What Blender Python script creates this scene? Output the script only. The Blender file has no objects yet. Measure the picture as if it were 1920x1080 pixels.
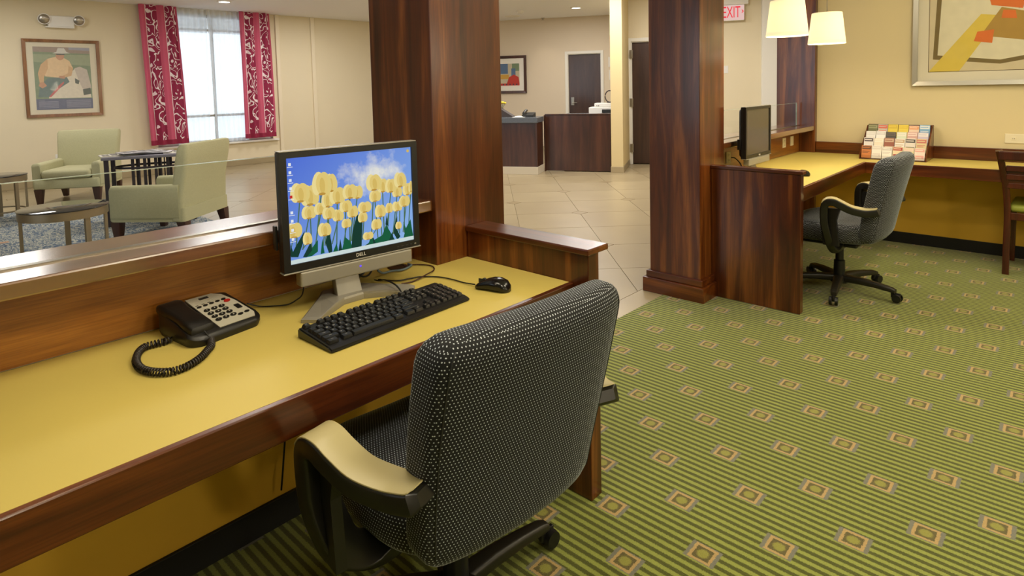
import bpy, bmesh, math, random
from mathutils import Vector, Matrix
random.seed(7)
PI = math.pi
SC = bpy.context.scene
COL = SC.collection

# ------------------------------------------------------------------ camera
YAW, PITCH, ROLL = 0.7471, 0.066, -0.0232
fw = Vector((-math.sin(YAW) * math.cos(PITCH), math.cos(YAW) * math.cos(PITCH), -math.sin(PITCH)))
rt = Vector((math.cos(YAW), math.sin(YAW), 0))
up = rt.cross(fw)
r2 = rt * math.cos(ROLL) + up * math.sin(ROLL)
u2 = -rt * math.sin(ROLL) + up * math.cos(ROLL)
cam_d = bpy.data.cameras.new('camera')
cam = bpy.data.objects.new('camera', cam_d)
COL.objects.link(cam)
cam_d.sensor_width = 36
cam_d.lens = 1144.98 / 1920 * 36
cam_d.shift_y = -(540 - 239.78) / 1920
cam_d.clip_start = 0.02
cam.matrix_world = Matrix(((r2.x, u2.x, -fw.x, 0), (r2.y, u2.y, -fw.y, 0), (r2.z, u2.z, -fw.z, 1.35), (0, 0, 0, 1)))
SC.camera = cam

# ------------------------------------------------------------------ exposure, world, large lights
SC.view_settings.view_transform = 'Standard'
SC.view_settings.look = 'None'
SC.view_settings.gamma = 1
SC.view_settings.use_curve_mapping = False
SC.view_settings.exposure = 0.0
SC.cycles.max_bounces = 8
SC.cycles.transparent_max_bounces = 12
SC.cycles.sample_clamp_indirect = 4
SC.cycles.caustics_reflective = False
SC.cycles.caustics_refractive = False

W = bpy.data.worlds.new('world'); SC.world = W; W.use_nodes = True
wn = W.node_tree.nodes; wl = W.node_tree.links
bg = wn['Background']; bg.inputs['Color'].default_value = (0.80, 0.90, 1.0, 1); bg.inputs['Strength'].default_value = 3.0

def area(name, loc, size, power, color, rot=(0, 0, 0), sy=None, spread=PI):
    d = bpy.data.lights.new(name, 'AREA'); d.energy = power; d.color = color
    d.size = size
    if sy: d.shape = 'RECTANGLE'; d.size_y = sy
    d.spread = spread
    o = bpy.data.objects.new(name, d); COL.objects.link(o); o.location = loc; o.rotation_euler = rot
    return o
WARM = (1.0, 0.88, 0.66); NEUT = (1.0, 0.965, 0.93); DAY = (0.82, 0.91, 1.0)
# light portals at the lobby window and the added unseen one
for nm, loc, rot, sx, sy in (('window_portal', (-11.86, 4.575, 1.65), (0, -PI / 2, 0), 2.4, 2.05), ('window_portal', (-4.05, -4.2, 1.55), (PI / 2, 0, 0), 2.9, 2.1)):
    po = area(nm, loc, sx, 0, DAY, rot, sy); po.data.cycles.is_portal = True
# unseen warm area lights added below the business room ceiling
area('ceiling_fill_light', (0.3, 1.2, 2.63), 0.6, 28, WARM)
area('ceiling_fill_light', (0.3, 3.6, 2.63), 0.6, 30, WARM)
area('ceiling_fill_light', (-0.5, 4.6, 2.63), 0.5, 13, WARM)
area('ceiling_fill_light', (-1.0, 0.9, 2.63), 0.6, 13, WARM)
# lobby ceiling lights
for p in ((-4.2, 2.0), (-4.2, 5.0), (-7.5, 3.0), (-9.8, 1.2), (-9.8, 6.0), (-6.6, 6.2)):
    area('lobby_ceiling_light', (p[0], p[1], 2.86), 0.7, 38, NEUT)
# reception ceiling lights
for p in ((-7.1, 9.5), (-4.9, 7.3), (-3.6, 7.6)):
    area('reception_ceiling_light', (p[0], p[1], 2.86), 0.5, 38, NEUT)

# ------------------------------------------------------------------ colour + materials
def lin(c):
    return c / 12.92 if c <= 0.04045 else ((c + 0.055) / 1.055) ** 2.4
def rgb(r, g, b):
    return (lin(r / 255), lin(g / 255), lin(b / 255), 1)
MATS = {}
def new(name):
    m = bpy.data.materials.new(name); m.use_nodes = True
    MATS[name] = m
    return m, m.node_tree.nodes, m.node_tree.links, m.node_tree.nodes['Principled BSDF']
def plain(name, c, rough=0.5, metal=0.0, spec=0.5, coat=0.0, noise=0.0, nscale=40, bump=0.0, emis=None, estr=0.0):
    if name in MATS: return MATS[name]
    m, n, l, b = new(name)
    b.inputs['Base Color'].default_value = c
    b.inputs['Roughness'].default_value = rough
    b.inputs['Metallic'].default_value = metal
    b.inputs['Specular IOR Level'].default_value = spec
    b.inputs['Coat Weight'].default_value = coat
    b.inputs['Coat Roughness'].default_value = 0.12
    if emis:
        b.inputs['Emission Color'].default_value = emis; b.inputs['Emission Strength'].default_value = estr
    if noise or bump:
        tc = n.new('ShaderNodeTexCoord'); nz = n.new('ShaderNodeTexNoise')
        nz.inputs['Scale'].default_value = nscale; nz.inputs['Detail'].default_value = 4
        l.new(tc.outputs['Object'], nz.inputs['Vector'])
        if noise:
            mx = n.new('ShaderNodeMix'); mx.data_type = 'RGBA'
            mx.inputs[6].default_value = tuple(v * (1 - noise) for v in c[:3]) + (1,)
            mx.inputs[7].default_value = tuple(min(1, v * (1 + noise)) for v in c[:3]) + (1,)
            l.new(nz.outputs['Fac'], mx.inputs[0]); l.new(mx.outputs[2], b.inputs['Base Color'])
        if bump:
            bp = n.new('ShaderNodeBump'); bp.inputs['Strength'].default_value = bump; bp.inputs['Distance'].default_value = 0.002
            l.new(nz.outputs['Fac'], bp.inputs['Height']); l.new(bp.outputs['Normal'], b.inputs['Normal'])
    return m
def ramp(n, stops):
    r = n.new('ShaderNodeValToRGB')
    while len(r.color_ramp.elements) < len(stops): r.color_ramp.elements.new(0.5)
    for e, (p, c) in zip(r.color_ramp.elements, stops): e.position = p; e.color = c
    return r
def wood(name, axis, dark, mid, light, rough=0.28, scale=1.0, coat=0.35):
    m, n, l, b = new(name)
    tc = n.new('ShaderNodeTexCoord'); mp = n.new('ShaderNodeMapping')
    s = [14 * scale, 14 * scale, 14 * scale]; s['xyz'.index(axis)] = 0.9 * scale
    mp.inputs['Scale'].default_value = s
    l.new(tc.outputs['Object'], mp.inputs['Vector'])
    nz = n.new('ShaderNodeTexNoise'); nz.inputs['Scale'].default_value = 1.0; nz.inputs['Detail'].default_value = 5
    nz.inputs['Roughness'].default_value = 0.55; nz.inputs['Distortion'].default_value = 0.7
    l.new(mp.outputs['Vector'], nz.inputs['Vector'])
    rp = ramp(n, [(0.28, dark), (0.5, mid), (0.74, light)])
    l.new(nz.outputs['Fac'], rp.inputs['Fac'])
    mp2 = n.new('ShaderNodeMapping'); s2 = [260, 260, 260]; s2['xyz'.index(axis)] = 7
    mp2.inputs['Scale'].default_value = s2; l.new(tc.outputs['Object'], mp2.inputs['Vector'])
    nf = n.new('ShaderNodeTexNoise'); nf.inputs['Scale'].default_value = 1; nf.inputs['Detail'].default_value = 2
    l.new(mp2.outputs['Vector'], nf.inputs['Vector'])
    mx = n.new('ShaderNodeMix'); mx.data_type = 'RGBA'; mx.blend_type = 'MULTIPLY'; mx.inputs[0].default_value = 0.45
    r2_ = ramp(n, [(0.35, (0.45, 0.4, 0.38, 1)), (0.6, (1, 1, 1, 1))])
    l.new(nf.outputs['Fac'], r2_.inputs['Fac'])
    l.new(rp.outputs['Color'], mx.inputs[6]); l.new(r2_.outputs['Color'], mx.inputs[7])
    l.new(mx.outputs[2], b.inputs['Base Color'])
    b.inputs['Roughness'].default_value = rough
    b.inputs['Coat Weight'].default_value = coat; b.inputs['Coat Roughness'].default_value = 0.14; b.inputs['Coat IOR'].default_value = 1.5
    bp = n.new('ShaderNodeBump'); bp.inputs['Strength'].default_value = 0.06; bp.inputs['Distance'].default_value = 0.001
    l.new(nf.outputs['Fac'], bp.inputs['Height']); l.new(bp.outputs['Normal'], b.inputs['Normal'])
    return m
DK, MD, LT = rgb(50, 19, 6), rgb(90, 41, 12), rgb(134, 74, 25)
for a in 'xyz': wood('mahogany_' + a, a, DK, MD, LT if a != 'z' else rgb(152, 90, 36))
m = wood('ledge_wood', 'y', rgb(70, 36, 12), rgb(112, 64, 24), rgb(150, 96, 44), 0.2, 1.0, 1.0)
m.node_tree.nodes['Principled BSDF'].inputs['Coat IOR'].default_value = 3.0
m.node_tree.nodes['Principled BSDF'].inputs['Coat Roughness'].default_value = 0.2
wood('mahogany_light', 'y', rgb(96, 50, 10), rgb(142, 86, 22), rgb(176, 114, 40), 0.4)
wood('dark_walnut_z', 'z', rgb(44, 22, 14), rgb(66, 34, 22), rgb(88, 50, 32), 0.3, 0.7)
wood('door_wood_z', 'z', rgb(52, 32, 26), rgb(68, 44, 34), rgb(84, 58, 46), 0.35, 0.6)
wood('chair_wood', 'z', rgb(44, 14, 6), rgb(70, 24, 10), rgb(96, 38, 16), 0.3)
wood('oak_frame', 'z', rgb(110, 72, 40), rgb(140, 95, 58), rgb(160, 112, 70), 0.4)

def math_n(n, l, op, a, b=None, c=None):
    k = n.new('ShaderNodeMath'); k.operation = op
    for i, v in enumerate((a, b, c)):
        if v is None: continue
        if isinstance(v, (int, float)): k.inputs[i].default_value = v
        else: l.new(v, k.inputs[i])
    return k.outputs[0]
def mixc(n, l, fac, a, b):
    mx = n.new('ShaderNodeMix'); mx.data_type = 'RGBA'
    for i, v in ((0, fac), (6, a), (7, b)):
        if isinstance(v, (tuple, float, int)): mx.inputs[i].default_value = v
        else: l.new(v, mx.inputs[i])
    return mx.outputs[2]

def carpet_mat():
    m, n, l, b = new('carpet')
    tc = n.new('ShaderNodeTexCoord'); sx = n.new('ShaderNodeSeparateXYZ')
    nz0 = n.new('ShaderNodeTexNoise'); nz0.inputs['Scale'].default_value = 260; nz0.inputs['Detail'].default_value = 2
    l.new(tc.outputs['Object'], nz0.inputs['Vector'])
    vm = n.new('ShaderNodeVectorMath'); vm.operation = 'MULTIPLY_ADD'
    vm.inputs[1].default_value = (0.009, 0.009, 0.0)
    l.new(nz0.outputs['Color'], vm.inputs[0]); l.new(tc.outputs['Object'], vm.inputs[2])
    l.new(vm.outputs[0], sx.inputs[0])
    X, Y = sx.outputs[0], sx.outputs[1]
    fy = math_n(n, l, 'FRACT', math_n(n, l, 'DIVIDE', Y, 0.0281))
    tri = math_n(n, l, 'ABSOLUTE', math_n(n, l, 'SUBTRACT', fy, 0.5))
    st = n.new('ShaderNodeMapRange'); st.inputs[1].default_value = 0.20; st.inputs[2].default_value = 0.30
    l.new(tri, st.inputs[0])
    fib = n.new('ShaderNodeTexNoise'); fib.inputs['Scale'].default_value = 420; fib.inputs['Detail'].default_value = 3
    l.new(tc.outputs['Object'], fib.inputs['Vector'])
    big = n.new('ShaderNodeTexNoise'); big.inputs['Scale'].default_value = 25; big.inputs['Detail'].default_value = 3
    l.new(tc.outputs['Object'], big.inputs['Vector'])
    lightc = mixc(n, l, fib.outputs['Fac'], rgb(116, 124, 34), rgb(166, 174, 88))
    dk1 = mixc(n, l, big.outputs['Fac'], rgb(46, 62, 8), rgb(64, 60, 6))
    darkc = mixc(n, l, fib.outputs['Fac'], dk1, rgb(94, 98, 28))
    col = mixc(n, l, st.outputs[0], darkc, lightc)
    def dist(ox, oy):
        u = math_n(n, l, 'MULTIPLY', math_n(n, l, 'ABSOLUTE', math_n(n, l, 'SUBTRACT', math_n(n, l, 'FRACT', math_n(n, l, 'ADD', math_n(n, l, 'DIVIDE', math_n(n, l, 'SUBTRACT', X, ox), 0.3062), 0.5)), 0.5)), 0.3062)
        v = math_n(n, l, 'MULTIPLY', math_n(n, l, 'ABSOLUTE', math_n(n, l, 'SUBTRACT', math_n(n, l, 'FRACT', math_n(n, l, 'ADD', math_n(n, l, 'DIVIDE', math_n(n, l, 'SUBTRACT', Y, oy), 0.3375), 0.5)), 0.5)), 0.3375)
        return u, v
    u1, v1 = dist(-1.054, 1.581); u2_, v2 = dist(-0.901, 1.75)
    d1 = math_n(n, l, 'MAXIMUM', u1, v1); d2 = math_n(n, l, 'MAXIMUM', u2_, v2)
    d = math_n(n, l, 'MINIMUM', d1, d2)
    h1 = math_n(n, l, 'MAXIMUM', math_n(n, l, 'SUBTRACT', u1, 0.008), v1)
    h2 = math_n(n, l, 'MAXIMUM', math_n(n, l, 'SUBTRACT', u2_, 0.008), v2)
    hh = math_n(n, l, 'MINIMUM', h1, h2)
    col = mixc(n, l, math_n(n, l, 'LESS_THAN', hh, 0.0365), col, mixc(n, l, fib.outputs['Fac'], rgb(96, 100, 84), rgb(140, 136, 120)))
    col = mixc(n, l, math_n(n, l, 'LESS_THAN', d, 0.0335), col, mixc(n, l, fib.outputs['Fac'], rgb(150, 122, 62), rgb(206, 176, 122)))
    col = mixc(n, l, math_n(n, l, 'LESS_THAN', d, 0.0245), col, mixc(n, l, fib.outputs['Fac'], rgb(16, 12, 8), rgb(134, 122, 66)))
    r1 = math_n(n, l, 'SQRT', math_n(n, l, 'ADD', math_n(n, l, 'POWER', u1, 2), math_n(n, l, 'POWER', v1, 2)))
    r2__ = math_n(n, l, 'SQRT', math_n(n, l, 'ADD', math_n(n, l, 'POWER', u2_, 2), math_n(n, l, 'POWER', v2, 2)))
    rr = math_n(n, l, 'ADD', math_n(n, l, 'MINIMUM', r1, r2__), math_n(n, l, 'MULTIPLY', math_n(n, l, 'SUBTRACT', fib.outputs['Fac'], 0.5), 0.022))
    col = mixc(n, l, math_n(n, l, 'LESS_THAN', rr, 0.0170), col, mixc(n, l, fib.outputs['Fac'], rgb(112, 114, 24), rgb(170, 166, 84)))
    l.new(col, b.inputs['Base Color'])
    b.inputs['Roughness'].default_value = 0.95; b.inputs['Specular IOR Level'].default_value = 0.15
    b.inputs['Sheen Weight'].default_value = 0.25
    bp = n.new('ShaderNodeBump'); bp.inputs['Strength'].default_value = 0.5; bp.inputs['Distance'].default_value = 0.004
    l.new(fib.outputs['Fac'], bp.inputs['Height']); l.new(bp.outputs['Normal'], b.inputs['Normal'])
carpet_mat()

def dotted_mat():
    m, n, l, b = new('dotted_fabric')
    uv = n.new('ShaderNodeUVMap'); uv.uv_map = 'UVMap'
    sx = n.new('ShaderNodeSeparateXYZ'); l.new(uv.outputs[0], sx.inputs[0])
    P = 0.0073
    row = math_n(n, l, 'DIVIDE', sx.outputs[1], P * 0.98)
    par = math_n(n, l, 'MULTIPLY', math_n(n, l, 'MODULO', math_n(n, l, 'FLOOR', row), 2), 0.5)
    cx = math_n(n, l, 'ADD', math_n(n, l, 'DIVIDE', sx.outputs[0], P), par)
    fx = math_n(n, l, 'SUBTRACT', math_n(n, l, 'FRACT', cx), 0.5)
    fy = math_n(n, l, 'SUBTRACT', math_n(n, l, 'FRACT', row), 0.5)
    d = math_n(n, l, 'SQRT', math_n(n, l, 'ADD', math_n(n, l, 'POWER', fx, 2), math_n(n, l, 'MULTIPLY', math_n(n, l, 'POWER', fy, 2), 0.8)))
    mr = n.new('ShaderNodeMapRange'); mr.inputs[1].default_value = 0.13; mr.inputs[2].default_value = 0.19
    mr.inputs[3].default_value = 1; mr.inputs[4].default_value = 0; l.new(d, mr.inputs[0])
    nz = n.new('ShaderNodeTexNoise'); nz.inputs['Scale'].default_value = 500
    l.new(uv.outputs[0], nz.inputs['Vector'])
    base = mixc(n, l, nz.outputs['Fac'], rgb(7, 8, 10), rgb(26, 29, 32))
    l.new(mixc(n, l, mr.outputs[0], base, rgb(214, 222, 232)), b.inputs['Base Color'])
    b.inputs['Roughness'].default_value = 0.8; b.inputs['Sheen Weight'].default_value = 0.4
    b.inputs['Sheen Tint'].default_value = (0.85, 0.95, 0.95, 1); b.inputs['Sheen Roughness'].default_value = 0.25
    bp = n.new('ShaderNodeBump'); bp.inputs['Strength'].default_value = 0.35; bp.inputs['Distance'].default_value = 0.001
    l.new(mr.outputs[0], bp.inputs['Height']); l.new(bp.outputs['Normal'], b.inputs['Normal'])
dotted_mat()

def glass_mat(name, tint, refl=0.12):
    m, n, l, b = new(name)
    n.remove(b)
    out = n['Material Output']; tr = n.new('ShaderNodeBsdfTransparent'); gl = n.new('ShaderNodeBsdfGlossy')
    tr.inputs[0].default_value = tint; gl.inputs['Roughness'].default_value = 0.02
    fr = n.new('ShaderNodeFresnel'); fr.inputs[0].default_value = 1.45
    mx = n.new('ShaderNodeMixShader')
    ge = n.new('ShaderNodeNewGeometry')
    l.new(math_n(n, l, 'MULTIPLY', math_n(n, l, 'MULTIPLY', fr.outputs[0], refl * 8), math_n(n, l, 'SUBTRACT', 1.0, ge.outputs['Backfacing'])), mx.inputs[0])
    l.new(tr.outputs[0], mx.inputs[1]); l.new(gl.outputs[0], mx.inputs[2]); l.new(mx.outputs[0], out.inputs[0])
glass_mat('clear_glass', (0.985, 0.99, 0.985, 1), 0.05)
glass_mat('window_glass', (0.97, 0.99, 1, 1))
glass_mat('picture_glass', (0.98, 0.98, 0.97, 1), 0.06)
glass_mat('photo_glass', (0.98, 0.98, 0.97, 1), 0.015)
plain('glass_edge', rgb(170, 186, 178), 0.15, emis=None)

plain('desk_yellow', rgb(204, 184, 98), 0.55, noise=0.03, nscale=6, spec=0.3)
plain('panel_yellow', rgb(232, 184, 60), 0.6, noise=0.05, nscale=12)
plain('wall_cream', rgb(220, 204, 160), 0.85, noise=0.02, nscale=3, bump=0.1)
plain('lobby_wall', rgb(230, 218, 188), 0.85, noise=0.02, nscale=3)
plain('reception_wall', rgb(222, 208, 186), 0.85, noise=0.02, nscale=3)
plain('tan_wall', rgb(214, 194, 146), 0.8, noise=0.02, nscale=3)
plain('white_paint', rgb(236, 234, 226), 0.6)
plain('ceiling_white', rgb(246, 247, 252), 0.9)
plain('black_rubber', rgb(10, 10, 10), 0.6)
plain('tile_base', rgb(214, 202, 176), 0.6, noise=0.05, nscale=3)
plain('grout', rgb(150, 136, 108), 0.9)
plain('black_plastic', rgb(20, 20, 20), 0.35)
plain('black_gloss', rgb(16, 15, 14), 0.2)
plain('phone_black', rgb(20, 19, 18), 0.4)
plain('arm_plastic', rgb(24, 23, 19), 0.35)
plain('arm_sheen', rgb(184, 172, 126), 0.38)  # pale tone: light on the glossy black arm tops, put into the colour
plain('base_plastic', rgb(34, 31, 24), 0.4)
plain('charcoal', rgb(38, 38, 38), 0.5)
plain('silver_plastic', rgb(152, 148, 138), 0.38, metal=0.3)
plain('steel', rgb(170, 165, 155), 0.3, metal=1.0)
plain('brushed_pewter', rgb(150, 136, 112), 0.38, metal=0.85)
plain('frame_silver', rgb(200, 196, 186), 0.3, metal=0.8)
plain('cream_plastic', rgb(232, 222, 192), 0.45)
plain('white_plastic', rgb(236, 234, 228), 0.4)
plain('paper_white', rgb(236, 232, 222), 0.8)
plain('mat_white', rgb(228, 220, 200), 0.8)
plain('armchair_fabric', rgb(180, 176, 138), 0.9, noise=0.12, nscale=90, bump=0.3)
plain('green_vinyl', rgb(150, 158, 62), 0.5)
plain('dark_leg', rgb(64, 34, 24), 0.4)
plain('granite', rgb(88, 92, 98), 0.25, noise=0.5, nscale=180)
plain('plinth', rgb(206, 196, 176), 0.6)
plain('iron', rgb(60, 54, 60), 0.45, metal=0.5)
plain('table_glass', rgb(40, 40, 42), 0.06)
plain('orange_tag', rgb(214, 110, 40), 0.5)
plain('grey_cable', rgb(96, 112, 120), 0.5)
plain('red_lamp', rgb(170, 30, 24), 0.3)
plain('leaf_green', rgb(60, 96, 40), 0.7)
plain('flower_yellow', rgb(240, 214, 70), 0.7)
plain('bag_dark', rgb(66, 56, 54), 0.55)
plain('asphalt', rgb(238, 238, 238), 0.9)
plain('trim_cream', rgb(236, 224, 196), 0.6)
plain('car_white', rgb(225, 228, 230), 0.25)

def lamp_shade_mat():
    m, n, l, b = new('lamp_shade')
    n.remove(b)
    out = n['Material Output']
    di = n.new('ShaderNodeBsdfDiffuse'); di.inputs[0].default_value = rgb(246, 238, 214)
    tr = n.new('ShaderNodeBsdfTranslucent'); tr.inputs[0].default_value = rgb(248, 236, 200)
    mx = n.new('ShaderNodeMixShader'); mx.inputs[0].default_value = 0.5
    em = n.new('ShaderNodeEmission'); em.inputs[0].default_value = rgb(255, 248, 224); em.inputs[1].default_value = 0.30
    ad = n.new('ShaderNodeAddShader')
    l.new(di.outputs[0], mx.inputs[1]); l.new(tr.outputs[0], mx.inputs[2])
    l.new(mx.outputs[0], ad.inputs[0]); l.new(em.outputs[0], ad.inputs[1]); l.new(ad.outputs[0], out.inputs[0])
lamp_shade_mat()
def emit(name, c, s):
    if name in MATS: return MATS[name]
    m, n, l, b = new(name)
    b.inputs['Base Color'].default_value = (0, 0, 0, 1); b.inputs['Specular IOR Level'].default_value = 0.1
    b.inputs['Emission Color'].default_value = c; b.inputs['Emission Strength'].default_value = s
    return m
emit('diffuser', rgb(255, 246, 220), 1.6)
emit('bulb', rgb(255, 246, 225), 6)
emit('downlight', rgb(255, 248, 230), 4)
emit('exit_white', rgb(255, 214, 206), 0.75)
emit('exit_red', rgb(246, 50, 66), 0.95)
emit('blue_led', rgb(110, 80, 255), 1.2)

def sheer_mat():
    m, n, l, b = new('sheer')
    n.remove(b); out = n['Material Output']
    tr = n.new('ShaderNodeBsdfTransparent'); tl = n.new('ShaderNodeBsdfTranslucent'); tl.inputs[0].default_value = (0.93, 0.95, 0.98, 1)
    di = n.new('ShaderNodeBsdfDiffuse'); di.inputs[0].default_value = (0.9, 0.92, 0.95, 1)
    m1 = n.new('ShaderNodeMixShader'); m1.inputs[0].default_value = 0.35
    m2 = n.new('ShaderNodeMixShader'); m2.inputs[0].default_value = 0.72
    l.new(tl.outputs[0], m1.inputs[1]); l.new(di.outputs[0], m1.inputs[2])
    l.new(tr.outputs[0], m2.inputs[1]); l.new(m1.outputs[0], m2.inputs[2]); l.new(m2.outputs[0], out.inputs[0])
sheer_mat()
def curtain_mat():
    m, n, l, b = new('red_curtain')
    uv = n.new('ShaderNodeUVMap'); uv.uv_map = 'UVMap'
    sx = n.new('ShaderNodeSeparateXYZ'); l.new(uv.outputs[0], sx.inputs[0])
    f = math_n(n, l, 'FRACT', math_n(n, l, 'MULTIPLY', sx.outputs[0], 2.0))
    band = math_n(n, l, 'MULTIPLY', math_n(n, l, 'GREATER_THAN', f, 0.34), math_n(n, l, 'LESS_THAN', f, 0.92))
    cm = n.new('ShaderNodeCombineXYZ')
    l.new(math_n(n, l, 'MULTIPLY', sx.outputs[0], 3.6), cm.inputs[0]); l.new(math_n(n, l, 'MULTIPLY', sx.outputs[1], 10.0), cm.inputs[1])
    nz = n.new('ShaderNodeTexNoise'); nz.inputs['Scale'].default_value = 1.0; nz.inputs['Detail'].default_value = 1.0
    nz.inputs['Distortion'].default_value = 1.2
    l.new(cm.outputs[0], nz.inputs['Vector'])
    ln = math_n(n, l, 'ABSOLUTE', math_n(n, l, 'SUBTRACT', math_n(n, l, 'FRACT', math_n(n, l, 'MULTIPLY', nz.outputs['Fac'], 5.0)), 0.5))
    scroll = math_n(n, l, 'MULTIPLY', math_n(n, l, 'LESS_THAN', ln, 0.12), band)
    edge = math_n(n, l, 'MULTIPLY', math_n(n, l, 'GREATER_THAN', f, 0.32), math_n(n, l, 'LESS_THAN', f, 0.35))
    base = mixc(n, l, band, rgb(206, 92, 122), rgb(150, 40, 76))
    hem = math_n(n, l, 'LESS_THAN', sx.outputs[1], 0.035)
    c2 = mixc(n, l, math_n(n, l, 'MAXIMUM', scroll, edge), base, rgb(246, 238, 240))
    l.new(mixc(n, l, hem, c2, rgb(150, 38, 70)), b.inputs['Base Color'])
    b.inputs['Roughness'].default_value = 0.85
curtain_mat()
def rug_mat():
    m, n, l, b = new('blue_rug')
    tc = n.new('ShaderNodeTexCoord'); mp = n.new('ShaderNodeMapping'); mp.inputs['Scale'].default_value = (7, 16, 1)
    l.new(tc.outputs['Object'], mp.inputs[0])
    nz = n.new('ShaderNodeTexNoise'); nz.inputs['Scale'].default_value = 1.6; nz.inputs['Detail'].default_value = 3; nz.inputs['Distortion'].default_value = 1.5
    l.new(mp.outputs[0], nz.inputs['Vector'])
    rp = ramp(n, [(0.36, rgb(66, 84, 112)), (0.46, rgb(112, 128, 140)), (0.52, rgb(206, 200, 178)), (0.58, rgb(100, 116, 128)), (0.7, rgb(70, 88, 116))])
    l.new(nz.outputs['Fac'], rp.inputs[0]); l.new(rp.outputs[0], b.inputs['Base Color'])
    b.inputs['Roughness'].default_value = 0.95
rug_mat()
def tile_mat(name, c1, c2, rough):
    m, n, l, b = new(name)
    tc = n.new('ShaderNodeTexCoord'); nz = n.new('ShaderNodeTexNoise'); nz.inputs['Scale'].default_value = 2.2; nz.inputs['Detail'].default_value = 6
    oi = n.new('ShaderNodeObjectInfo')
    vm = n.new('ShaderNodeVectorMath'); vm.operation = 'ADD'
    l.new(tc.outputs['Object'], vm.inputs[0]); l.new(oi.outputs['Random'], vm.inputs[1])
    l.new(vm.outputs[0], nz.inputs['Vector'])
    cc = mixc(n, l, nz.outputs['Fac'], c1, c2)
    l.new(mixc(n, l, math_n(n, l, 'MULTIPLY', oi.outputs['Random'], 0.25), cc, c1), b.inputs['Base Color'])
    b.inputs['Roughness'].default_value = rough
tile_mat('floor_tile', rgb(154, 137, 106), rgb(178, 162, 128), 0.32)
tile_mat('floor_tile_insert', rgb(146, 128, 96), rgb(168, 150, 116), 0.32)

# ------------------------------------------------------------------ mesh helpers
def B(): return bmesh.new()
def box(bm, x0, x1, y0, y1, z0, z1):
    v = [bm.verts.new(p) for p in ((x0, y0, z0), (x1, y0, z0), (x1, y1, z0), (x0, y1, z0), (x0, y0, z1), (x1, y0, z1), (x1, y1, z1), (x0, y1, z1))]
    for f in ((3, 2, 1, 0), (4, 5, 6, 7), (0, 1, 5, 4), (1, 2, 6, 5), (2, 3, 7, 6), (3, 0, 4, 7)):
        bm.faces.new([v[i] for i in f])
    return bm
def rbox(x0, x1, y0, y1, z0, z1, r=0.004, seg=2):
    bm = box(B(), x0, x1, y0, y1, z0, z1)
    r = min(r, (x1 - x0) / 2.05, (y1 - y0) / 2.05, (z1 - z0) / 2.05)
    bmesh.ops.bevel(bm, geom=list(bm.edges), offset=r, segments=seg, affect='EDGES', profile=0.5)
    return bm
def rings(bm, secs, cap=True, closed=True):
    R = [[bm.verts.new(p) for p in s] for s in secs]
    n = len(R[0])
    for a, b in zip(R[:-1], R[1:]):
        for i in range(n if closed else n - 1):
            j = (i + 1) % n
            bm.faces.new((a[i], a[j], b[j], b[i]))
    if cap:
        bm.faces.new(list(reversed(R[0]))); bm.faces.new(R[-1])
    return bm
def cyl(bm, p0, p1, r0, r1=None, seg=16, cap=True):
    p0, p1 = Vector(p0), Vector(p1); r1 = r0 if r1 is None else r1
    d = (p1 - p0).normalized(); a = Vector((0, 0, 1)) if abs(d.z) < 0.95 else Vector((1, 0, 0))
    u = d.cross(a).normalized(); w = d.cross(u)
    c = [(math.cos(2 * PI * i / seg), math.sin(2 * PI * i / seg)) for i in range(seg)]
    return rings(bm, [[p + (u * x + w * y) * r for x, y in c] for p, r in ((p0, r0), (p1, r1))], cap)
def smooth_path(pts, k=6):
    pts = [Vector(p) for p in pts]; out = []
    P = [pts[0] * 2 - pts[1]] + pts + [pts[-1] * 2 - pts[-2]]
    for i in range(1, len(P) - 2):
        a, b, c, d = P[i - 1:i + 3]
        for j in range(k):
            t = j / k
            out.append(0.5 * ((2 * b) + (c - a) * t + (2 * a - 5 * b + 4 * c - d) * t * t + (3 * b - a - 3 * c + d) * t ** 3))
    out.append(pts[-1])
    return out
def sweep(bm, pts, sec, up0=Vector((0, 0, 1)), scale=None, cap=True):
    # sec: list of (side, up) offsets
    pts = [Vector(p) for p in pts]; secs = []
    for i, p in enumerate(pts):
        d = (pts[min(i + 1, len(pts) - 1)] - pts[max(i - 1, 0)]).normalized()
        u = up0 if abs(d.dot(up0)) < 0.98 else Vector((1, 0, 0))
        s = d.cross(u).normalized(); w = s.cross(d)
        k = scale(i / (len(pts) - 1)) if scale else 1
        secs.append([p + s * a * k + w * b * k for a, b in sec])
    return rings(bm, secs, cap)
def circ(r, n=8): return [(r * math.cos(2 * PI * i / n), r * math.sin(2 * PI * i / n)) for i in range(n)]
def tube(bm, pts, r, n=8, k=6, cap=True):
    return sweep(bm, smooth_path(pts, k) if k > 1 else pts, circ(r, n), cap=cap)
def lathe(bm, prof, seg=24, c=(0, 0, 0), cap=True):
    return rings(bm, [[(c[0] + r * math.cos(2 * PI * i / seg), c[1] + r * math.sin(2 * PI * i / seg), c[2] + z) for i in range(seg)] for r, z in prof], cap)
def prism(bm, poly, z0, z1):
    return rings(bm, [[(x, y, z0) for x, y in poly], [(x, y, z1) for x, y in poly]])
def rrect(x0, x1, y0, y1, r, k=4):
    out = []
    for cx, cy, a in ((x1 - r, y0 + r, -PI / 2), (x1 - r, y1 - r, 0), (x0 + r, y1 - r, PI / 2), (x0 + r, y0 + r, PI)):
        for i in range(k + 1):
            t = a + (PI / 2) * i / k
            out.append((cx + r * math.cos(t), cy + r * math.sin(t)))
    return out
def superell(a, b, e, n=40):
    out = []
    for i in range(n):
        t = 2 * PI * i / n; c, s = math.cos(t), math.sin(t)
        out.append((a * math.copysign(abs(c) ** (2 / e), c), b * math.copysign(abs(s) ** (2 / e), s)))
    return out
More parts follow.
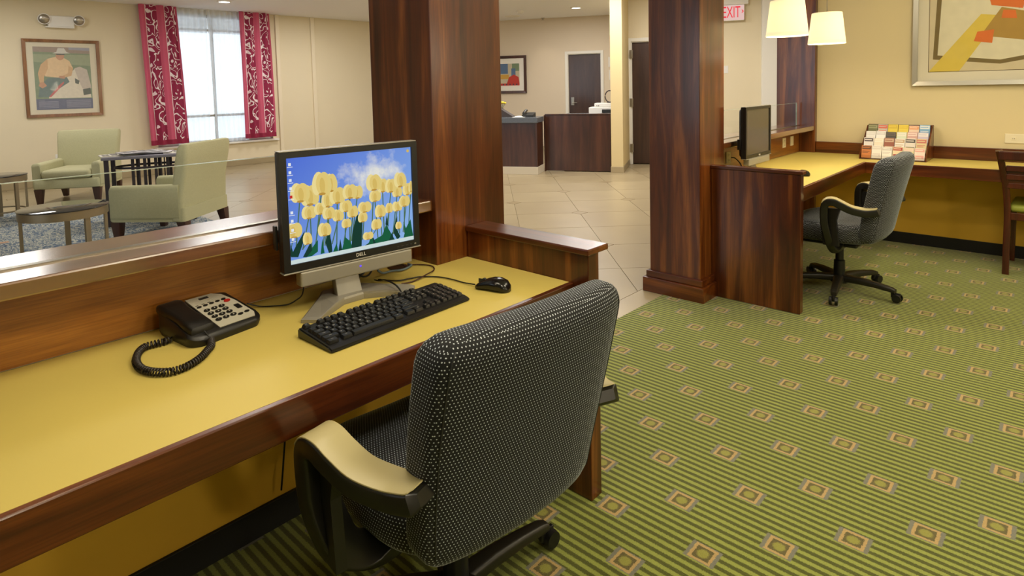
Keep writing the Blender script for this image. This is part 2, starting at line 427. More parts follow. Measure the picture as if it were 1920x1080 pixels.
def boxuv(me):
    uv = me.uv_layers.new(name='UVMap')
    for p in me.polygons:
        nn = p.normal; k = max(range(3), key=lambda i: abs(nn[i]))
        for li in p.loop_indices:
            co = me.vertices[me.loops[li].vertex_index].co
            uv.data[li].uv = ((co.y, co.z), (co.x, co.z), (co.y, co.x))[k]
def obj(name, bm, mat, parent=None, loc=None, rot=None, smooth=None, uv=False):
    if isinstance(bm, bpy.types.Mesh): me = bm
    else:
        bmesh.ops.recalc_face_normals(bm, faces=list(bm.faces))
        me = bpy.data.meshes.new(name); bm.to_mesh(me); bm.free()
        for m in (mat if isinstance(mat, (list, tuple)) else [mat]):
            me.materials.append(MATS[m] if isinstance(m, str) else m)
        if smooth is not None:
            for p in me.polygons: p.use_smooth = True
            if smooth < 3:
                try: me.set_sharp_from_angle(angle=smooth)
                except Exception: pass
        if uv: boxuv(me)
    o = bpy.data.objects.new(name, me); COL.objects.link(o)
    if parent: o.parent = parent
    if loc is not None: o.location = loc
    if rot is not None: o.rotation_euler = rot
    return o
SM = 0.6
def tag(o, label, cat, group=None):
    o['label'] = label; o['category'] = cat
    if group: o['group'] = group
    return o
def thing(name, label, cat, loc=(0, 0, 0), rotz=0, group=None):
    o = bpy.data.objects.new(name, None); COL.objects.link(o)
    o.empty_display_size = 0.1
    o.location = loc; o.rotation_euler = (0, 0, rotz)
    return tag(o, label, cat, group)
def struct(name, bm, mat, loc=None, rotz=0, parent=None):
    o = obj(name, bm, mat, parent, loc, (0, 0, rotz))
    if not parent: o['kind'] = 'structure'
    return o
def copy_tree(o, parent=None):
    c = o.copy(); COL.objects.link(c); c.parent = parent
    for ch in o.children: copy_tree(ch, c)
    return c
def text_mesh(s, size, depth=0.0):
    cu = bpy.data.curves.new('t', 'FONT'); cu.body = s; cu.size = size; cu.extrude = depth
    cu.align_x = 'CENTER'; cu.align_y = 'CENTER'; cu.resolution_u = 2
    o = bpy.data.objects.new('t', cu); COL.objects.link(o)
    dg = bpy.context.evaluated_depsgraph_get()
    me = bpy.data.meshes.new_from_object(o.evaluated_get(dg))
    bpy.data.objects.remove(o); bpy.data.curves.remove(cu)
    return me
def text(name, s, size, mat, parent, loc, rot=(0, 0, 0), depth=0.0):
    me = text_mesh(s, size, depth); me.materials.clear(); me.materials.append(MATS[mat])
    return obj(name, me, None, parent, loc, rot)
def flat(name, shapes, parent=None, loc=(0, 0, 0), rot=(0, 0, 0), step=0.00015):
    # shapes: list of (polygon in (u, v), material): a flat print built as stacked thin inks in the xz plane, facing -y
    bm = B(); mats = []
    for k, (poly, m) in enumerate(shapes):
        if m not in mats: mats.append(m)
        f = bm.faces.new([bm.verts.new((u, -step * k, v)) for u, v in poly]); f.material_index = mats.index(m)
        f.normal_update()
        if f.normal.y > 0: f.normal_flip()
    me = bpy.data.meshes.new(name); bm.to_mesh(me); bm.free()
    for m in mats: me.materials.append(MATS[m])
    return obj(name, me, None, parent, loc, rot)
def ell(cx, cy, a, b, n=20, t0=0):
    return [(cx + a * math.cos(2 * PI * i / n) * math.cos(t0) - b * math.sin(2 * PI * i / n) * math.sin(t0),
             cy + a * math.cos(2 * PI * i / n) * math.sin(t0) + b * math.sin(2 * PI * i / n) * math.cos(t0)) for i in range(n)]
def rect(u0, u1, v0, v1): return [(u0, v0), (u1, v0), (u1, v1), (u0, v1)]
# ------------------------------------------------------------------ structure: floors
def clip(poly, f):
    out = []
    for a, b in zip(poly, poly[1:] + poly[:1]):
        fa, fb = f(a), f(b)
        if fa >= 0: out.append(a)
        if (fa >= 0) != (fb >= 0):
            t = fa / (fa - fb); out.append((a[0] + (b[0] - a[0]) * t, a[1] + (b[1] - a[1]) * t))
    return out
TH = math.atan2(0.448, 0.894)
E1 = Vector((math.cos(TH), math.sin(TH), 0)); E2 = Vector((-math.sin(TH), math.cos(TH), 0))
def rec(a, b, z=0): return E1 * a + E2 * b + Vector((0, 0, z))
floor = struct('floor', box(B(), -16, -1.915, -4, 18, -0.1, -0.006), 'grout')
TS, IN = 0.951, 0.062
def tile_poly(k, j):
    c = [(0, 0), (1, 0), (1, 1), (0, 1)]
    poly = []
    for i, (a, b) in enumerate(c):
        u, v = 1.34 + TS * (k + a), 6.22 + TS * (j + b)
        g = 0.0035
        if (k + a + j + b) % 2 == 1:
            for s, t in (((0, -1), (1, 0)), ((0, 1), (-1, 0)))[0:0]: pass
            pu, pv = c[i - 1], c[(i + 1) % 4]
            for q in (pu, pv):
                du, dv = q[0] - a, q[1] - b
                poly.append((u + du * IN * 2.0, v + dv * IN * 2.0))
        else: poly.append((u, v))
    cu, cv = 1.34 + TS * (k + .5), 6.22 + TS * (j + .5)
    f = 1 - 0.007 / TS
    return [((cu + (u - cu) * f - cv - (v - cv) * f) / 2, (cu + (u - cu) * f + cv + (v - cv) * f) / 2) for u, v in poly]
lim = [lambda p: -2.078 - p[0], lambda p: p[0] + 11.58, lambda p: p[1] + 0.4, lambda p: 10.45 - (p[0] * E2.x + p[1] * E2.y)]
shared = {}
def add_tile(name, poly, mat):
    poly = [p for i, p in enumerate(poly) if (Vector(p) - Vector(poly[i - 1])).length > 1e-4]
    cx = sum(p[0] for p in poly) / len(poly); cy = sum(p[1] for p in poly) / len(poly)
    key = tuple((round(p[0] - cx, 3), round(p[1] - cy, 3)) for p in poly) + (mat,)
    if key not in shared:
        o = obj(name, prism(B(), [(p[0] - cx, p[1] - cy) for p in poly], -0.006, 0), mat, floor, (cx, cy, 0)); shared[key] = o.data
    else: obj(name, shared[key], None, floor, (cx, cy, 0))
def area2(p): return abs(sum(a[0] * b[1] - b[0] * a[1] for a, b in zip(p, p[1:] + p[:1])))
for k in range(-14, 6):
    for j in range(-8, 22):
        p = tile_poly(k, j)
        for f in lim: p = clip(p, f) if p else p
        if len(p) > 2 and area2(p) > 0.01: add_tile('floor_tile', p, 'floor_tile')
        if (k + j) % 2 == 1:
            u, v = 1.34 + TS * k, 6.22 + TS * j; d = IN * 2 - 0.006
            q = [((a - b) / 2, (a + b) / 2) for a, b in ((u + d, v), (u, v + d), (u - d, v), (u, v - d))]
            if all(f(p_) > 0 for f in lim for p_ in q): add_tile('floor_tile_insert', q, 'floor_tile_insert')
y = -0.4
while y < 6.0:
    add_tile('border_tile', rect(-2.074, -1.918, y, y + 0.666), 'floor_tile'); y += 0.67
carpet = struct('floor_carpet', box(B(), -1.915, 3.2, -4, 5.81, -0.1, 0.002), 'carpet')

# ------------------------------------------------------------------ structure: walls and ceilings
bm = B()
X0, X1 = -11.8, -11.6
box(bm, X0, X1, -4, 3.55, 0, 2.88); box(bm, X0, X1, 5.60, 12, 0, 2.88)
box(bm, X0, X1, 3.55, 5.60, 0, 0.46); box(bm, X0, X1, 3.55, 5.60, 2.80, 2.88)
struct('wall_left', bm, 'lobby_wall')
struct('baseboard_left', rbox(-11.6, -11.585, -4, 12, 0, 0.1, 0.003), 'floor_tile')
struct('trim_1', rbox(-11.6, -11.56, 5.735, 5.81, 0, 2.88, 0.006), 'trim_cream')
struct('trim_2', rbox(-11.6, -11.56, 6.49, 6.57, 0, 2.88, 0.006), 'trim_cream')
w1 = struct('window_1', rbox(-11.74, -11.69, 3.55, 5.60, 0.46, 0.52, 0.005), 'white_paint')
for nm, a in (('window_frame', (3.55, 3.60, 0.52, 2.80)), ('window_frame', (5.55, 5.60, 0.52, 2.80)), ('window_frame', (3.60, 5.55, 2.74, 2.80)), ('mullion', (4.55, 4.60, 0.52, 2.74))):
    obj(nm, rbox(-11.74, -11.69, a[0], a[1], a[2], a[3], 0.005), 'steel', w1)
for a, b in ((3.60, 4.55), (4.60, 5.55)):
    obj('transom_bar', rbox(-11.735, -11.70, a, b, 0.94, 0.985, 0.004), 'steel', w1)
    obj('transom_bar', rbox(-11.735, -11.70, a, b, 2.50, 2.54, 0.004), 'steel', w1)
    for z0, z1 in ((0.525, 0.94), (0.985, 2.50), (2.54, 2.735)):
        obj('window_pane', box(B(), -11.722, -11.716, a, b, z0, z1), 'window_glass', w1)
obj('window_sill', rbox(-11.69, -11.53, 3.50, 5.70, 0.425, 0.46, 0.006), 'white_paint', w1)
struct('ceiling', box(B(), -16, -1.68, -4, 18, 2.88, 3.0), 'ceiling_white')
struct('ceiling_business', box(B(), -1.68, 3.2, -4, 6, 2.65, 2.8), 'ceiling_white')
struct('trim_3', box(B(), -2.04, -1.685, -4, 6, 2.5, 2.88), 'mahogany_y')
wf = struct('wall_far', box(B(), -1.69, 3.2, 5.81, 5.98, 0, 2.65), 'wall_cream')
obj('lower_panel', box(B(), -1.69, 3.2, 5.80, 5.81, 0.09, 0.70), 'panel_yellow', wf)
struct('baseboard_far', rbox(-1.79, 3.2, 5.788, 5.80, 0, 0.092, 0.002), 'black_rubber')
struct('wall_right', box(B(), 3.2, 3.35, -4, 6, 0, 2.65), 'wall_cream')
bm = B()
box(bm, -16, -5.5, -4.15, -4, 0, 2.9); box(bm, -2.6, 3.35, -4.15, -4, 0, 2.9); box(bm, -5.5, -2.6, -4.15, -4, 0, 0.5); box(bm, -5.5, -2.6, -4.15, -4, 2.6, 2.9)
struct('wall_back', bm, 'wall_cream')
w2 = struct('window_added', rbox(-5.5, -2.6, -4.12, -4.07, 0.5, 0.56, 0.005), 'white_paint')  # unseen window, added to let daylight into the lobby
for x in (-5.5, -4.075, -2.65): obj('mullion', rbox(x, x + 0.05, -4.12, -4.07, 0.56, 2.55, 0.004), 'white_paint', w2)
obj('added_window_head', rbox(-5.5, -2.6, -4.12, -4.07, 2.55, 2.6, 0.005), 'white_paint', w2)
struct('wall_north', box(B(), -16, 3.2, 18, 18.15, 0, 2.9), 'lobby_wall')
struct('wall_side', box(B(), -2.02, -1.9, 5.98, 18, 0, 2.9), 'lobby_wall')
# reception walls, turned about 27 degrees to the room
bm = B()
box(bm, -9.5, -2.59, 13.5, 13.65, 0, 2.88); box(bm, -1.85, -0.97, 13.5, 13.65, 0, 2.88); box(bm, -2.59, -1.85, 13.5, 13.65, 2.06, 2.88)
struct('wall_reception', bm, 'reception_wall', rotz=TH)
struct('wall_end', box(B(), -1.15, -0.97, 9.42, 13.5, 0, 2.88), 'tan_wall', rotz=TH)
struct('baseboard_end', rbox(-1.16, -0.96, 9.41, 10.5, 0, 0.095, 0.003), 'floor_tile', rotz=TH)
bm = B()
box(bm, -0.97, -0.93, 10.5, 10.65, 0, 2.88); box(bm, -0.02, 3.5, 10.5, 10.65, 0, 2.88); box(bm, -0.93, -0.02, 10.5, 10.65, 2.07, 2.88)
struct('wall_exit', bm, 'lobby_wall', rotz=TH)
struct('trim_4', rbox(1.11, 1.36, 10.38, 10.5, 0, 2.88, 0.006), 'white_paint', rotz=TH)
def door(name, a0, a1, b, top, hinge_left, lever):
    d = struct(name, rbox(a0 + 0.012, a1 - 0.012, b + 0.05, b + 0.095, 0.008, top - 0.012, 0.003), 'door_wood_z', rotz=TH)
    fr = [(a0 - 0.06, a0, 0, top + 0.06), (a1, a1 + 0.06, 0, top + 0.06), (a0, a1, top, top + 0.06)]
    for x0, x1, z0, z1 in fr: obj('door_casing', rbox(x0, x1, b - 0.025, b, z0, z1, 0.004), 'white_paint', d)
    for x0, x1, z0, z1 in ((a0, a0 + 0.012, 0, top), (a1 - 0.012, a1, 0, top), (a0, a1, top - 0.012, top)):
        obj('door_jamb', box(B(), x0, x1, b, b + 0.15, z0, z1), 'white_paint', d)
    if hinge_left:
        for z in (0.28, 1.05, 1.86):
            h = obj('hinge', rbox(a0 - 0.028, a0 + 0.03, b - 0.036, b - 0.026, z - 0.07, z + 0.07, 0.003), 'steel', d)
            cyl_b = cyl(B(), (a0 + 0.006, b - 0.04, z - 0.07), (a0 + 0.006, b - 0.04, z + 0.07), 0.011, seg=12)
            obj('hinge_pin', cyl_b, 'steel', d)
    if lever:
        x = a0 + 0.09 if lever < 0 else a1 - 0.09
        obj('lock_plate', rbox(x - 0.035, x + 0.035, b + 0.035, b + 0.05, 0.92, 1.10, 0.004), 'steel', d)
        bm2 = cyl(B(), (x, b + 0.05, 0.98), (x, b - 0.01, 0.98), 0.012); cyl(bm2, (x, b - 0.005, 0.98), (x + 0.11, b - 0.005, 0.98), 0.010)
        obj('door_handle', bm2, 'steel', d)
    return d
door('door_1', -2.59, -1.85, 13.5, 2.06, False, -1)
door('door_2', -0.93, -0.02, 10.5, 2.07, True, 1)
bm = box(B(), -60, -11.8, -40, 40, -0.35, -0.25); box(bm, -11.8, 20, -40, -4.15, -0.35, -0.25)
struct('ground', bm, 'asphalt')

# ------------------------------------------------------------------ columns, half walls, partitions
def column(label, x0, x1, y0, y1, base, group='mahogany columns'):
    t = thing('wood_column', label, 'column', ((x0 + x1) / 2, (y0 + y1) / 2, 0), 0, group)
    hx, hy = (x1 - x0) / 2, (y1 - y0) / 2
    obj('shaft', rbox(-hx, hx, -hy, hy, 0.0, 2.5, 0.004), 'mahogany_z', t)
    for r, z0, z1 in base:
        bm = B()
        obj('plinth', rbox(-hx - r, hx + r, -hy - r, hy + r, z0, z1, 0.005), 'mahogany_x', t)
    return t
c1 = column('mahogany column rising behind the desk with the telephone', -2.05, -1.68, 1.40, 1.757, [])
obj('plinth', rbox(-0.21, 0.215, 0.04, 0.215, 0, 0.095, 0.005), 'mahogany_x', c1)
column('free standing mahogany column on a stepped plinth by the tiled passage', -2.025, -1.677, 3.49, 3.836, [(0.037, 0, 0.096), (0.02, 0.096, 0.138)])
column('mahogany pilaster in the far corner behind the pendant lamps', -2.02, -1.69, 5.755, 5.98, [])

def half_wall(label, y0, y1):
    t = thing('half_wall', label, 'half wall', (0, y0, 0), 0, 'half walls to the lobby')
    L = y1 - y0
    obj('core', box(B(), -1.985, -1.83, 0, L, 0, 0.912), 'lobby_wall', t)
    obj('lower_panel', box(B(), -1.83, -1.80, 0, L, 0.0, 0.689), 'panel_yellow', t)
    obj('backboard', rbox(-1.83, -1.823, 0, L, 0.717, 0.912, 0.001), 'mahogany_light', t)
    obj('ledge', rbox(-2.0, -1.695, 0, L, 0.912, 0.952, 0.005), 'ledge_wood', t)
    obj('kick_strip', rbox(-1.80, -1.788, 0, L, 0.002, 0.092, 0.002), 'black_rubber', t)
    obj('glass_channel', box(B(), -1.838, -1.815, 0.02, L - 0.02, 0.952, 0.956), 'steel', t)
half_wall('mahogany topped half wall behind the telephone and keyboard', -1.5, 1.40)
half_wall('mahogany topped half wall behind the far corner desk', 3.836, 5.755)
def screen_glass(label, y0, y1):
    t = thing('glass_screen', label, 'glass screen', (-1.8265, y0, 0.956), 0, 'glass screens on the half walls')
    L = y1 - y0
    obj('pane', box(B(), -0.005, 0.005, 0, L, 0, 0.198), 'clear_glass', t)
    obj('polished_edge', box(B(), -0.005, 0.005, 0, L, 0.198, 0.1995), 'glass_edge', t)
    obj('polished_edge', box(B(), -0.005, 0.005, L, L + 0.003, 0, 0.2005), 'glass_edge', t)
    obj('polished_edge', box(B(), -0.005, 0.005, -0.003, 0, 0, 0.2005), 'glass_edge', t)
screen_glass('low clear glass screen on the ledge in front of the lobby armchairs', -1.4, 1.37)
screen_glass('low clear glass screen on the ledge behind the switched off monitor', 3.87, 5.69)

def partition(label, x0, x1, y0, y1, cy0, cy1, cx1):
    t = thing('desk_partition', label, 'partition', (x0, y0, 0), 0, 'desk end partitions')
    obj('panel', rbox(0, x1 - x0, 0, y1 - y0, 0.002, 0.815, 0.003), 'mahogany_z', t)
    obj('cap', rbox(0, cx1 - x0, cy0 - y0, cy1 - y0, 0.815, 0.835, 0.004), 'mahogany_x', t)
partition('mahogany end partition with flat cap beside the black mouse', -1.679, -1.12, 1.55, 1.607, 1.538, 1.652, -1.112)
partition('mahogany end partition beside the stepped column plinth', -1.676, -1.14, 3.64, 3.69, 3.632, 3.698, -1.128)

# ------------------------------------------------------------------ desks
t = thing('built_in_desk', 'long yellow laminate desk with mahogany edge along the near half wall', 'desk', (0, -1.5, 0))
obj('worktop', prism(B(), [(-1.822, 0), (-1.196, 0), (-1.196, 3.047), (-1.679, 3.047), (-1.679, 2.899), (-1.822, 2.899)], 0.69, 0.7155), 'desk_yellow', t)
obj('edge_trim', rbox(-1.196, -1.178, 0, 3.047, 0.632, 0.7165, 0.003), 'mahogany_y', t)
t = thing('corner_desk', 'yellow laminate corner desk with mahogany edge along the far wall', 'desk', (0, 3.69, 0))
Y = 3.69
obj('worktop', prism(B(), [(p[0], p[1] - Y) for p in ((-1.822, 3.838), (-1.676, 3.838), (-1.676, 3.70), (-1.196, 3.70), (-1.196, 5.268), (3.19, 5.268), (3.19, 5.795), (-1.688, 5.795), (-1.688, 5.753), (-1.822, 5.753))], 0.69, 0.7155), 'desk_yellow', t)
obj('edge_trim', rbox(-1.196, -1.178, 3.70 - Y, 5.25 - Y, 0.632, 0.7165, 0.003), 'mahogany_y', t)
obj('edge_trim', rbox(-1.196, 3.19, 5.25 - Y, 5.268 - Y, 0.632, 0.7165, 0.003), 'mahogany_x', t)
obj('backsplash', rbox(-1.688, 3.19, 5.775 - Y, 5.809 - Y, 0.7156, 0.812, 0.003), 'mahogany_x', t)
# ------------------------------------------------------------------ office chairs
def make_office_chair(label):
    t = thing('office_chair', label, 'office chair', group='dotted office chairs')
    # backrest
    secs = []; zb, zt, T, R = 0.372, 0.892, 0.060, 0.06
    zs = [zb + 0.002] + [zb + R * (1 - math.cos(a)) for a in (0.5, 0.9, 1.3)] + [zb + R + (zt - zb - 2 * R) * i / 9 for i in range(10)] + [zt - R * (1 - math.sin(a)) for a in (0.35, 0.7, 1.05, 1.3, 1.5)]
    for z in zs:
        s = (z - zb) / (zt - zb)
        rear = 0.275 + 0.105 * s ** 1.2
        hw = 0.240 + 0.024 * math.sin(min(1, s * 1.1) * PI * 0.62)
        q = 0
        if z > zt - R: q = (z - (zt - R)) / R
        elif z < zb + R: q = ((zb + R) - z) / R
        k = math.sqrt(max(0.02, 1 - q * q))
        th = T * (0.30 + 0.70 * k) * (1.0 - 0.18 * (1 - s)); w = hw - R * 0.85 * (1 - k)
        sec = []
        for a, b in superell(th, w, 5.5, 56):
            sec.append((rear - T + a - 0.028 * (b / hw) ** 2 + 0.012, b, z))
        secs.append(sec)
    obj('backrest', rings(B(), secs), 'dotted_fabric', t, smooth=4, uv=True)
    # seam piping along the rear edge of the backrest
    for sy in (-1, 1):
        pts = []
        for sec in secs[3:-3]:
            hw_ = max(p[1] for p in sec); xm = max(p[0] for p in sec); xn = min(p[0] for p in sec)
            pts.append(max(sec, key=lambda p: (p[0] - xn) / (xm - xn) + sy * p[1] / hw_))
        obj('seam', tube(B(), pts, 0.0018, 6, 2), 'charcoal', t, smooth=4)
    # seat
    secs = []
    for z, k in ((0.350, 0.86), (0.360, 0.94), (0.378, 0.99), (0.40, 1.0), (0.425, 1.0), (0.448, 0.985), (0.463, 0.95), (0.471, 0.88), (0.475, 0.7), (0.476, 0.35)):
        sec = []
        for a, b in superell(0.285 * k, 0.272 * k, 3.6, 48):
            d = 0.035 * max(0, (-a - 0.08) / 0.18) ** 2
            sec.append((a - 0.055, b, z - d + 0.012 * (b / 0.26) ** 2))
        secs.append(sec)
    obj('seat', rings(B(), secs), 'dotted_fabric', t, smooth=4, uv=True)
    obj('seat_pan', rbox(-0.2, 0.15, -0.18, 0.18, 0.325, 0.352, 0.012), 'black_plastic', t)
    sec = rrect(-0.021, 0.021, -0.039, 0.039, 0.006, 3)
    for sy in (-1, 1):
        P = [(0.285, -0.262, 0.588), (0.262, -0.272, 0.579), (0.215, -0.292, 0.575), (0.155, -0.328, 0.590), (0.105, -0.350, 0.617), (0.07, -0.360, 0.634), (0.037, -0.364, 0.628), (0.020, -0.363, 0.593), (0.020, -0.358, 0.503), (0.03, -0.345, 0.44), (0.04, -0.315, 0.372), (0.04, -0.25, 0.338), (0.04, -0.15, 0.335)]
        pts = smooth_path([(x, y * -sy, z) for x, y, z in P], 5)
        ps = [(0.015, 0.59), (0.105, 0.595), (0.085, 0.52), (0.095, 0.42), (0.10, 0.37), (0.015, 0.37), (0.005, 0.45), (0.003, 0.54)]
        bm_ = B(); rings(bm_, [[(x, sy * yy, z) for x, z in ps] for yy in (0.338, 0.362)]); obj('arm_post', bm_, 'arm_plastic', t)
        lat = Vector((-0.265, 0.964 * -sy, 0))
        arm = obj('armrest', sweep(B(), pts, sec, up0=lat, scale=lambda q: 0.6 + 0.4 * min(1, q / 0.05)), 'arm_plastic', t, smooth=SM)
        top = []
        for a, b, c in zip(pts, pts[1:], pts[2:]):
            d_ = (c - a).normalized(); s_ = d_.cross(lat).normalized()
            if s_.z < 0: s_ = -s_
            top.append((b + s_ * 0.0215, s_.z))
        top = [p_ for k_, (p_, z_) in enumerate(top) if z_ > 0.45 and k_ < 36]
        obj('arm_sheen', sweep(B(), top, rrect(-0.0022, 0.0022, -0.0365, 0.0365, 0.002, 2), up0=lat, scale=lambda q: 0.7 + 0.3 * min(1, q / 0.08)), 'arm_sheen', arm, smooth=SM)  # thin strip whose pale colour stands in for light reflected by the arm
    obj('back_bracket', tube(B(), [(0.02, 0, 0.335), (0.12, 0, 0.335), (0.17, 0, 0.36), (0.19, 0, 0.42), (0.20, 0, 0.5)], 0.016, 10), 'black_plastic', t, smooth=SM)
    bm = lathe(B(), [(0.045, 0.34), (0.045, 0.30), (0.024, 0.295), (0.024, 0.20), (0.032, 0.195), (0.034, 0.10), (0.05, 0.095), (0.052, 0.055), (0.03, 0.05)], 20)
    obj('gas_lift', bm, 'black_plastic', t, smooth=SM)
    for i in range(5):
        a = 2 * PI * i / 5
        bm = B(); secs = []
        for x, w, h, z in ((0.03, 0.030, 0.020, 0.083), (0.12, 0.026, 0.020, 0.086), (0.22, 0.022, 0.017, 0.082), (0.30, 0.020, 0.015, 0.074), (0.325, 0.016, 0.012, 0.068)):
            secs.append([(x, p, z + q) for p, q in rrect(-w, w, -h, h, min(w, h) * 0.6, 3)])
        rings(bm, secs)
        leg = obj('base_leg', bm, 'base_plastic', t, rot=(0, 0, a), smooth=SM)
        bm = B()
        for s in (-1, 1): cyl(bm, (0.335, s * 0.008, 0.029), (0.335, s * 0.024, 0.029), 0.026, 0.024, 18)
        cyl(bm, (0.312, 0, 0.03), (0.312, 0, 0.066), 0.008)
        bm2 = rbox(0.300, 0.352, -0.0075, 0.0075, 0.028, 0.060, 0.004)
        me = bpy.data.meshes.new('x'); bm2.to_mesh(me); bm2.free(); bm.from_mesh(me); bpy.data.meshes.remove(me)
        obj('caster', bm, 'black_plastic', leg, smooth=SM)
    return t
oc = make_office_chair('dotted dark office chair pulled up to the desk with keyboard')
oc.location = (-1.135, 0.975, 0.004); oc.rotation_euler = (0, 0, math.radians(-5.7))
for ch in oc.children:
    if ch.name.startswith('base_leg'): ch.rotation_euler.z += math.radians(90.4)
oc2 = copy_tree(oc); oc2['label'] = 'dotted dark office chair at the far corner desk below the pendant lamps'
oc2.location = (-1.09, 4.24, 0.004); oc2.rotation_euler = (0, 0, math.radians(-2))
for ch in oc2.children:
    if ch.name.startswith('base_leg'): ch.rotation_euler.z += math.radians(-25)

# ------------------------------------------------------------------ wooden side chair at the far desk
t = thing('wooden_chair', 'dark wooden chair with slatted back and green seat at the far desk', 'chair', (-0.10, 5.27, 0.002), 0)
for sx in (-1, 1):
    x = sx * 0.225
    P = [(x, 0.0, 0.0), (x, 0.012, 0.22), (x, 0.015, 0.43), (x * 1.06, -0.005, 0.62), (x * 1.22, -0.06, 0.85)]
    obj('back_leg', sweep(B(), smooth_path(P, 5), rrect(-0.019, 0.019, -0.017, 0.017, 0.005, 2), up0=Vector((0, 1, 0))), 'chair_wood', t, smooth=SM)
    bm = B(); rings(bm, [[(x * 0.96 + a, 0.43 + b, z) for a, b in rrect(-k, k, -k, k, 0.004, 2)] for z, k in ((0, 0.014), (0.42, 0.020))])
    obj('front_leg', bm, 'chair_wood', t, smooth=SM)
    obj('side_rail', rbox(x - 0.011, x + 0.011, 0.03, 0.42, 0.375, 0.425, 0.003), 'chair_wood', t)
obj('top_rail', rbox(-0.275, 0.275, -0.080, -0.050, 0.785, 0.85, 0.008), 'chair_wood', t)
for z, y in ((0.735, -0.043), (0.675, -0.026), (0.615, -0.01)):
    obj('back_slat', rbox(-0.235, 0.235, y - 0.011, y + 0.009, z - 0.022, z + 0.016, 0.004), 'chair_wood', t)
obj('seat_rail', rbox(-0.21, 0.21, 0.005, 0.027, 0.375, 0.425, 0.003), 'chair_wood', t)
obj('seat_rail', rbox(-0.20, 0.20, 0.42, 0.442, 0.375, 0.425, 0.003), 'chair_wood', t)
obj('seat', rbox(-0.215, 0.215, 0.02, 0.45, 0.426, 0.475, 0.02, 4), 'green_vinyl', t, smooth=SM)

# ------------------------------------------------------------------ monitors
emit('screen_off_dummy', rgb(0, 0, 0), 0)
plain('screen_off', rgb(70, 64, 54), 0.22, spec=0.6)
def sky_screen():
    m, n, l, b = new('screen_sky')
    tc = n.new('ShaderNodeTexCoord'); sx = n.new('ShaderNodeSeparateXYZ'); l.new(tc.outputs['Object'], sx.inputs[0])
    nz = n.new('ShaderNodeTexNoise'); nz.inputs['Scale'].default_value = 16; nz.inputs['Detail'].default_value = 6; nz.inputs['Roughness'].default_value = 0.6
    l.new(tc.outputs['Object'], nz.inputs['Vector'])
    dx = math_n(n, l, 'POWER', math_n(n, l, 'DIVIDE', math_n(n, l, 'SUBTRACT', sx.outputs[0], 0.265), 0.12), 2)
    dz = math_n(n, l, 'POWER', math_n(n, l, 'DIVIDE', math_n(n, l, 'SUBTRACT', sx.outputs[2], 0.235), 0.07), 2)
    msk = math_n(n, l, 'SUBTRACT', 0.62, math_n(n, l, 'MULTIPLY', math_n(n, l, 'ADD', dx, dz), 0.22))
    cl = n.new('ShaderNodeMapRange'); cl.inputs[1].default_value = 0.93; cl.inputs[2].default_value = 1.22
    l.new(math_n(n, l, 'ADD', nz.outputs['Fac'], msk), cl.inputs[0])
    g = n.new('ShaderNodeMapRange'); g.inputs[1].default_value = 0.0; g.inputs[2].default_value = 0.405; l.new(sx.outputs[0], g.inputs[0])
    g2 = n.new('ShaderNodeMapRange'); g2.inputs[1].default_value = 0.30; g2.inputs[2].default_value = 0.0; l.new(sx.outputs[2], g2.inputs[0])
    gg = math_n(n, l, 'MULTIPLY', math_n(n, l, 'ADD', g.outputs[0], g2.outputs[0]), 0.5)
    col = mixc(n, l, gg, rgb(74, 108, 212), rgb(140, 180, 232))
    col = mixc(n, l, cl.outputs[0], col, rgb(226, 226, 220))
    b.inputs['Base Color'].default_value = (0, 0, 0, 1); b.inputs['Roughness'].default_value = 0.35; b.inputs['Specular IOR Level'].default_value = 0.2
    l.new(col, b.inputs['Emission Color']); b.inputs['Emission Strength'].default_value = 0.95
sky_screen()
ES = 0.92
emit('tulip', rgb(226, 204, 124), ES); emit('tulip_lite', rgb(238, 220, 150), ES); emit('tulip_mid', rgb(228, 202, 120), ES); emit('tulip_shade', rgb(216, 186, 100), ES); emit('tulip_core', rgb(190, 146, 62), ES)
emit('stem', rgb(78, 112, 84), ES); emit('leaf', rgb(20, 92, 62), ES); emit('leaf_dark', rgb(18, 58, 48), ES); emit('taskbar', rgb(206, 222, 220), ES); emit('icon', rgb(232, 236, 240), ES); emit('icon_red', rgb(200, 40, 36), ES)
SWs, SHs = 0.405, 0.303
def zuv(x, y):
    # author-time layout of the picture on the screen: unit square to screen metres
    u = (x - 88 - (y - 150) * 0.04) / (922 - (y - 100) * 0.015)
    top = 150 - 85 * u; bot = 965 - 230 * u
    return u * SWs, (1 - (y - top) / (bot - top)) * SHs
